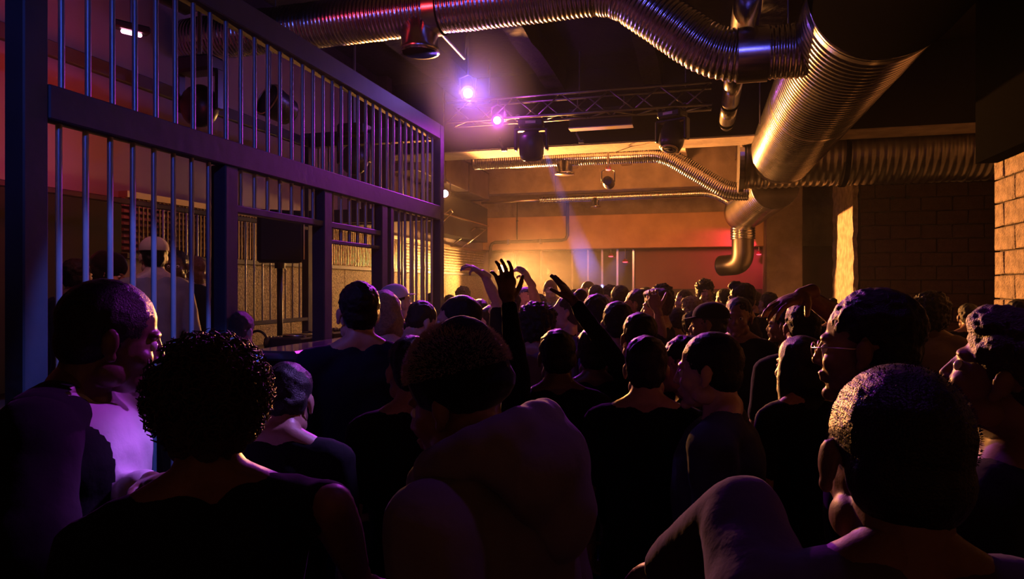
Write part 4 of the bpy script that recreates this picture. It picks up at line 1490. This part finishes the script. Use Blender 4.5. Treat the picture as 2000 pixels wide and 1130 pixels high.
def fuzz(root, me, col, n=1500, seed=4, L=0.008, cy=-0.02, cz=0.052, r=(0.090, 0.110, 0.098), m=None, zmin=0.0):
    """short separate fibres standing off a fuzzy surface"""
    HT = me['_HT']
    rnd = random.Random(seed)
    mb = MB()
    for i in range(n):
        u = rnd.uniform(0, 2 * PI); v = rnd.uniform(zmin, 1.0)
        w = math.sqrt(1 - v * v)
        nrm = Vector((w * math.cos(u), w * math.sin(u), v))
        c = Vector((0, cy, cz)) + Vector((nrm.x * r[0], nrm.y * r[1], nrm.z * r[2]))
        j = Vector((rnd.uniform(-1, 1), rnd.uniform(-1, 1), rnd.uniform(-1, 1))) * 0.5
        tip = c + (nrm + j).normalized() * L * rnd.uniform(0.5, 1.2)
        t = nrm.orthogonal().normalized() * 0.0006
        b = nrm.cross(t).normalized() * 0.0006
        mb.add([HT @ (c + t), HT @ (c - t * 0.5 + b), HT @ (c - t * 0.5 - b), HT @ tip], [(0, 1, 3), (1, 2, 3), (2, 0, 3)])
    o = mb.build('fuzz', m or HAIR[col], root, False)
    o['kind'] = 'stuff'
    return o


# ---- the people closest to the camera
G1 = 'people in the front rows'
r_, m_, M_ = person('man in a lilac-lit shirt and dark jacket, in profile by the thick cage post', 205, 548, 207, -116, 'buzz', 'black', 'dark', WHT, fine=True, hs=1.12, sleeve='long',
                    lean=5, head=(30, 8, 0), depth=1.60, seed=1.0, bulk=0.012, group=G1, jacket=True,
                    armR=dict(px=[(60, 1130, 1.25), (40, 1290, 1.3), (60, 1400, 1.35)], n=(1, 0, 0)),
                    armL=dict(px=[(150, 1010, 1.66), (290, 945, 1.50), (340, 930, 1.44)], n=(0, 0, -1), curl=0.5))
r_, m_, M_ = person('person with a big curly head of hair, back turned, one bare shoulder violet-lit', 403, 643, 250, 8, 'curly', 'brown', 'shade', BLK, fine=True,
                    depth=1.16, seed=2.0, sleeve='short', group=G1, hs=0.90,
                    armR=dict(px=[(650, 985, 1.15), (700, 1130, 1.3), (720, 1200, 1.45)], n=(0, 1, 0)))
curls(r_, m_, 'brown', 700, 0.97, 5)
r_, m_, M_ = person('man with cropped dark hair facing the stage, warm light rimming his ear', 700, 550, 105, 12, 'short', 'black', 'fair', NVY, fine=True,
                    depth=2.75, seed=3.0, sleeve='long', group=G1, bulk=0.01)
r_, m_, M_ = person('person in a fuzzy dark beanie and grey hooded top, back half turned', 888, 628, 235, 58, 'beanie', 'black', 'shade', (0.20, 0.18, 0.20), fine=True,
                    depth=1.30, seed=4.0, sleeve='long', hood_down=True, bulk=0.035, lean=9, head=(5, 6, 0), group=G1)
fuzz(r_, m_, 'black', 9000, 4, 0.009, cy=-0.022, cz=0.062, r=(0.0945, 0.1145, 0.105), m=mat('beanie_fuzz', (0.42, 0.32, 0.28), 0.9, sheen=0.2))
r_, m_, M_ = person('man in profile with violet light on his brow, dark jacket, behind the fade-cut man', 1392, 643, 158, 84, 'buzz', 'black', 'fair', (0.06, 0.07, 0.10), fine=True,
                    depth=1.95, seed=5.0, sleeve='long', bulk=0.018, group=G1, head=(-4, 4, 0))
r_, m_, M_ = person('man wearing glasses in profile, forehead lit violet', 1700, 580, 205, 82, 'short', 'black', 'shade', BLK, fine=True,
                    depth=1.68, seed=6.0, sleeve='long', group=G1, head=(0, 2, 0), hs=1.16)
spectacles(r_, m_)
r_, m_, M_ = person('closest man with a faded haircut bowing his head, ear lit orange', 1728, 722, 290, 22, 'buzz', 'black', 'shade', (0.10, 0.09, 0.11), fine=True,
                    depth=0.90, hs=1.15, seed=7.0, sleeve='long', bulk=0.02, lean=6, head=(0, 4, 5), group=G1,
                    armL=dict(px=[(1455, 1010, 1.0), (1295, 1105, 1.18), (1230, 1130, 1.35)], n=(0, 0, -1)))
fuzz(r_, m_, 'black', 2500, 9, 0.004, cy=-0.018, cz=0.039, r=(0.0795, 0.0985, 0.0885), m=HAIR['brown'], zmin=-0.3)
r_, m_, M_ = person('man with a curly fringe tilting his face up at the edge of the front row', 1935, 590, 215, 78, 'flat', 'brown', 'shade', BLK, fine=True,
                    depth=1.18, hs=0.92, seed=8.0, sleeve='long', group=G1, head=(0, -14, 0))
# ---- raised arms
r_, m_, M_ = person('dark-haired dancer whose sleeved arm and spread hand rise highest in the crowd', 1088, 640, 112, 6, 'short', 'black', 'dark', BLK, sleeve='long', depth=2.58, hs=0.95, seed=9.0,
                    armL=dict(px=[(1012, 738, 2.35), (993, 590, 2.42), (984, 515, 2.40)], n=(-0.5, 0.85, 0.1), curl=0.38, spread=1.5), group='dancers with raised arms')
r_, m_, M_ = person('broad dark head with a thin bright rim, its owner reaching an open hand up', 1160, 642, 112, 4, 'short', 'black', 'dark', BLK, sleeve='long', depth=3.0, hs=1.08, seed=10.0,
                    armR=dict(px=[(1212, 715, 2.80), (1122, 590, 2.9), (1085, 537, 2.95)], n=(-0.2, 0.1, -1), curl=0.10, spread=0.2), group='dancers with raised arms')
r_, m_, M_ = person('dancer in profile, rim-lit, pointing one arm up toward the slatted wall', 985, 563, 68, 70, 'short', 'brown', 'fair', BLK, depth=4.5, seed=11.0,
                    armL=dict(px=[(972, 590, 4.35), (945, 536, 4.3), (924, 522, 4.25)], n=(-0.3, 0.2, -1), curl=0.6), group='dancers with raised arms')
r_, m_, M_ = person('round-headed dancer with a hand up behind the tall arm', 1025, 558, 64, 175, 'buzz', 'brown', 'fair', (0.20, 0.10, 0.06), depth=5.0, seed=12.0,
                    armL=dict(px=[(1047, 592, 4.8), (1036, 552, 4.75), (1022, 532, 4.7)], n=(-0.6, 0.5, -0.4), curl=0.7), group='dancers with raised arms')
r_, m_, M_ = person('dancer holding a bent arm over the head with limp fingers, by the lit pier', 1566, 588, 84, 20, 'short', 'black', 'tan', BLK, depth=3.1, seed=13.0,
                    armR=dict(px=[(1668, 640, 2.2), (1572, 575, 2.1), (1500, 600, 2.05)], n=(-0.2, 0, -1), curl=0.30), group='dancers with raised arms')
r_, m_, M_ = person('man with tousled bright-rimmed hair bringing a hand to his mouth', 1284, 563, 68, 75, 'flat', 'brown', 'tan', BLK, depth=4.5, seed=14.0,
                    armL=dict(px=[(1292, 655, 4.3), (1284, 606, 4.3), (1278, 590, 4.3)], n=(0.4, 1, 0), curl=1.0), group='dancers with raised arms')
r_, m_, M_ = person('dancer with both hands near the face, fingers catching orange light', 1530, 600, 70, 80, 'short', 'black', 'tan', BLK, depth=4.3, seed=15.0,
                    armL=dict(px=[(1530, 740, 4.1), (1498, 712, 4.0), (1490, 700, 3.95)], n=(0.2, 1, 0), curl=1.0), group='dancers with raised arms')
# ---- middle rows
MID = [
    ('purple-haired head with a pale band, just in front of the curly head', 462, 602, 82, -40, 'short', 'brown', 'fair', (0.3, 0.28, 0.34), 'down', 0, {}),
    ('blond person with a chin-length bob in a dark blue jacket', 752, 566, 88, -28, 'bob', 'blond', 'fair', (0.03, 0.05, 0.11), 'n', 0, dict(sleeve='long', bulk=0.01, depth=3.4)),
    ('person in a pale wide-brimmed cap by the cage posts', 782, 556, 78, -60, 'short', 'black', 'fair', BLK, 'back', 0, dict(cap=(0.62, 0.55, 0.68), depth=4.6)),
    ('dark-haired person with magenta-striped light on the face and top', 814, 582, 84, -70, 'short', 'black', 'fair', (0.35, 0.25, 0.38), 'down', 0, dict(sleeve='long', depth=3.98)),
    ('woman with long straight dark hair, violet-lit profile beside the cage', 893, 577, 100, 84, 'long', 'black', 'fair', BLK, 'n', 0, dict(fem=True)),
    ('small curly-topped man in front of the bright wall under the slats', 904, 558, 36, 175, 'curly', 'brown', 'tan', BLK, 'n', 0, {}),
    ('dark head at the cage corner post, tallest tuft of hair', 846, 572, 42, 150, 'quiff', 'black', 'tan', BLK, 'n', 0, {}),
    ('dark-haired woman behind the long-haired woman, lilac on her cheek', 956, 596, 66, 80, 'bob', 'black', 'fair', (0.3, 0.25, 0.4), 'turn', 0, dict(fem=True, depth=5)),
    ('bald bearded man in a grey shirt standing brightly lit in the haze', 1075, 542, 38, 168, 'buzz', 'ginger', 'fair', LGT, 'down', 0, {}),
    ('short curly dark hair, violet shirt, right beside the tall raised arm', 1050, 588, 88, -20, 'curly', 'black', 'tan', (0.22, 0.18, 0.32), 'turn2', 0, {}),
    ('woman in profile with her nose and lips outlined in gold', 1100, 562, 74, 84, 'bun', 'brown', 'fair', BLK, 'back', 0, dict(fem=True)),
    ('distant face turned aside with a cold blue rim, in front of the glazed screen', 1147, 548, 30, 85, 'buzz', 'brown', 'fair', BLK, 'n', 0, {}),
    ('large flat-topped dark head close beside the reaching hand', 1166, 574, 86, -12, 'flat', 'black', 'tan', (0.10, 0.07, 0.16), 'n', 0, dict(depth=4)),
    ('dark full-haired head next to the flat-topped one, violet collar', 1206, 588, 88, -22, 'short', 'black', 'tan', (0.16, 0.12, 0.24), 'turn', 0, dict(depth=3.42)),
    ('small dark head below the first lit mullion', 1164, 556, 44, 10, 'short', 'brown', 'tan', BLK, 'n', 0, {}),
    ('small dark head below the second lit mullion', 1190, 555, 40, 150, 'curly', 'brown', 'tan', BLK, 'n', 0, {}),
    ('brown-haired head with a soft warm edge below the red lamps', 1211, 557, 58, 8, 'short', 'brown', 'tan', BLK, 'n', 0, dict(depth=5.85)),
    ('dark-haired man in profile between the red lamps and the man with raised hand', 1243, 564, 60, 82, 'short', 'black', 'tan', BLK, 'n', 0, {}),
    ('tall dark bushy head, a gold letter on the back of the shirt', 1292, 553, 58, 20, 'curly', 'black', 'tan', BLK, 'n', 0, dict(depth=6.1)),
    ('brown-haired person before the painted end wall, a blue glint on the cheek', 1335, 566, 42, 95, 'short', 'brown', 'fair', BLK, 'turn', 0, {}),
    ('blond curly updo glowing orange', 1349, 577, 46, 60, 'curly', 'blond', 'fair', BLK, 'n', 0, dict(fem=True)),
    ('curly-haired man facing the room, standing head and shoulders above the back rows', 1377, 543, 41, 165, 'curly', 'black', 'tan', (0.05, 0.04, 0.06), 'turn', 0, {}),
    ('person in a black cap with a bright-edged strap', 1384, 592, 78, 86, 'short', 'black', 'tan', BLK, 'n', 0, dict(cap=BLK, depth=3.72)),
    ('tall dark quiff of hair near the drop pipe', 1448, 549, 60, 70, 'quiff', 'black', 'tan', BLK, 'n', 0, {}),
    ('stern man facing the camera below the tall quiff', 1442, 580, 78, 170, 'short', 'black', 'tan', BLK, 'n', 0, dict(depth=4.02)),
    ('dark profile hidden beside the violet-browed man', 1332, 655, 115, 82, 'short', 'black', 'tan', BLK, 'n', 0, dict(depth=2.55)),
    ('person with a round dark afro in a pale top below the dark pier', 1817, 568, 68, 8, 'afro', 'black', 'dark', (0.24, 0.18, 0.15), 'n', 0, dict(depth=4.4)),
    ('dark head cut by the picture edge under the block wall', 1988, 584, 62, 30, 'short', 'black', 'tan', BLK, 'n', 0, dict(depth=4.2)),
    ('dark-haired dancer low behind the pointing arm', 934, 583, 52, 30, 'short', 'black', 'tan', BLK, 'dance', 0, {}),
    ('man with back turned below the bald bearded man', 1130, 600, 70, 15, 'short', 'black', 'tan', BLK, 'turn2', 0, dict(depth=4.7)),
    ('dark round head between the violet collar and the man with a hand at his mouth', 1248, 610, 90, -10, 'short', 'black', 'tan', BLK, 'turn', 0, dict(depth=3.02)),
    ('dark head in the gap below the person with the blue cheek glint', 1318, 600, 66, 25, 'short', 'brown', 'tan', BLK, 'dance', 0, dict(depth=5.45)),
    ('dark head right below the orange updo', 1352, 606, 70, 10, 'flat', 'black', 'tan', BLK, 'turn2', 0, dict(depth=4.98)),
    ('far dark head under the pink-lit wall', 1412, 563, 42, 40, 'short', 'black', 'tan', BLK, 'n', 0, dict(depth=8.2)),
    ('far dark head at the foot of the square column', 1500, 570, 46, 20, 'short', 'black', 'tan', BLK, 'turn', 0, {}),
    ('far curly head left of the lit pier', 1585, 577, 44, 30, 'curly', 'brown', 'tan', BLK, 'n', 0, {}),
    ('far bun-topped head in front of the lit pier', 1625, 582, 48, 10, 'bun', 'black', 'tan', BLK, 'n', 0, dict(fem=True)),
    ('head behind the man with glasses, almost hidden', 1770, 590, 54, 15, 'short', 'black', 'tan', BLK, 'n', 0, dict(depth=5.4)),
    ('head behind the curly fringe, against the block wall', 1890, 592, 50, 20, 'short', 'black', 'tan', BLK, 'n', 0, dict(depth=5.7)),
    ('dark head between the rim-lit broad head and the violet-browed man', 1262, 655, 125, 0, 'short', 'black', 'tan', BLK, 'n', 0, dict(depth=2.3)),
    ('dark figure behind the shoulder of the man with glasses', 1560, 655, 115, 40, 'long', 'black', 'tan', BLK, 'n', 0, dict(depth=2.45, fem=True)),
    ('dark figure between the cropped-hair man and the beanie', 800, 655, 120, 20, 'short', 'black', 'tan', BLK, 'n', 0, dict(depth=2.2)),
    ('dark figure in the gap by the counter, behind the curly head', 560, 700, 150, -20, 'short', 'black', 'tan', BLK, 'down', 0, dict(depth=1.95)),
]
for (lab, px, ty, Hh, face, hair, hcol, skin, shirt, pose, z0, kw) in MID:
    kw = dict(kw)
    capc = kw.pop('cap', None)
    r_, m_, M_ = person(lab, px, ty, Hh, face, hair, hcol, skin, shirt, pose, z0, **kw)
    if lab.startswith('tall dark bushy'):
        cu = bpy.data.curves.new('txt', 'FONT')
        cu.body = 'm'
        cu.size = 0.13
        cu.extrude = 0.001
        cu.shear = 0.3
        to = bpy.data.objects.new('txt', cu)
        COL.objects.link(to)
        tm = bpy.data.meshes.new_from_object(to.evaluated_get(bpy.context.evaluated_depsgraph_get()))
        bpy.data.objects.remove(to)
        tm.name = 'lettering'
        tm.materials.clear()
        tm.materials.append(mat('gold_print', (0.9, 0.55, 0.15), 0.35, 0.6))
        inst('lettering', tm, (-0.02, -0.135, 1.37), r_, (R(80), 0, 0))['label'] = 'gold slanted letter m'
    if capc:
        peaked_cap(r_, m_, capc)
# ---- far rows: small heads along the back of the floor
FAR = [
    (878, 575, 38, 'low dark head by the cage corner, under the lit wall'), (1108, 572, 40, 'low dark head behind the gold-outlined profile'),
    (1128, 562, 36, 'small head beside the blue-rimmed face'), (1228, 566, 38, 'small head right under the lower red lamp'),
    (1262, 560, 34, 'small head at the edge of the glazed screen'), (1308, 568, 38, 'small head beneath the red beam on the wall'),
    (1398, 570, 36, 'small head beside the curly-haired man facing the room'), (1470, 568, 40, 'small head where the pink wall meets the column'),
    (1545, 578, 42, 'small head before the pale recess wall'), (1655, 586, 44, 'small head right below the lit pier face'),
    (1000, 566, 44, 'low head just behind the spread hand'), (1052, 570, 40, 'low head left of the bald bearded man'),
]
for i, (px, ty, Hh, lab) in enumerate(FAR):
    person(lab, px, ty, Hh, (10, 150, 80, -30, 20)[i % 5], ('short', 'curly', 'short', 'bun', 'flat')[i % 5], ('black', 'brown')[i % 2], 'tan', BLK, ('n', 'turn', 'down')[i % 3], 0)
# ---- people inside the cage
G2 = 'people on the booth platform'
r_, m_, M_ = person('man in a pale cap and grey top with his back turned inside the cage', 300, 464, 71, 12, 'short', 'black', 'fair', (0.26, 0.22, 0.25), 'n', 0.3, depth=4.4, sleeve='long', group=G2)
peaked_cap(r_, m_, (0.60, 0.50, 0.52), back=False)
person('dark-skinned man facing out past the pale-capped man', 345, 486, 62, 165, 'buzz', 'black', 'dark', BLK, 'n', 0.3, depth=4.78, group=G2, sleeve='long')
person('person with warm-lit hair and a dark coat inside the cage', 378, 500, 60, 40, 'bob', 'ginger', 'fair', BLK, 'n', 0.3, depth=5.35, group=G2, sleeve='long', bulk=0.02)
person('hooded person inside the cage, half of the face lit yellow', 203, 484, 66, -120, 'hood', 'black', 'fair', BLK, 'down', 0.3, depth=4.6, group=G2, sleeve='long', bulk=0.02)
person('dark shoulders inside the cage behind the blue bar nearest the thick post', 152, 505, 66, -40, 'short', 'black', 'tan', (0.06, 0.03, 0.03), 'n', 0.3, depth=4.2, group=G2, sleeve='long')

# ------------------------------------------------------------------ haze in the hall
def haze(name, density, fall=False, aniso=0.3):
    m = bpy.data.materials.new(name)
    m.use_nodes = True
    nt = m.node_tree
    nt.nodes.clear()
    out = nt.nodes.new('ShaderNodeOutputMaterial')
    v = nt.nodes.new('ShaderNodeVolumeScatter')
    v.inputs['Color'].default_value = (1, 1, 1, 1)
    v.inputs['Density'].default_value = density
    v.inputs['Anisotropy'].default_value = aniso
    if fall:
        tc = nt.nodes.new('ShaderNodeTexCoord')
        g = nt.nodes.new('ShaderNodeTexGradient')
        g.gradient_type = 'QUADRATIC_SPHERE'
        mu = nt.nodes.new('ShaderNodeMath')
        mu.operation = 'MULTIPLY'
        mu.inputs[1].default_value = density
        nt.links.new(tc.outputs['Object'], g.inputs['Vector'])
        nt.links.new(g.outputs['Fac'], mu.inputs[0])
        nt.links.new(mu.outputs[0], v.inputs['Density'])
    nt.links.new(v.outputs[0], out.inputs['Volume'])
    return m


def hz_tag(o, lab):
    o['kind'] = 'stuff'
    o['label'] = lab
    o['category'] = 'haze'


hb = MB().box((-4.35, 2.4, 0.05), (2.1, 13.85, 3.9)).build('haze', haze('stage_haze', 0.0011))
hz_tag(hb, 'thin stage haze hanging over the crowd')


def puff(loc, r, dens, lab):
    o = MB().ell((0, 0, 0), (1, 1, 1), None, 24, 14).build('smoke', haze('smoke_' + lab[:8], dens, True, 0.2), None, True)
    o.location = loc
    o.scale = r
    hz_tag(o, lab)
    return o


puff((-2.0, 5.9, 3.5), (0.75, 0.75, 0.7), 0.55, 'puff of smoke glowing violet round the violet lamp')
puff(tuple(L2), (0.42, 0.42, 0.42), 0.5, 'puff of smoke glowing magenta round the truss lamp')
puff((-2.4, 11.9, 1.9), (1.9, 1.7, 1.2), 0.03, 'smoke drifting before the end wall, lit by the warm flood')
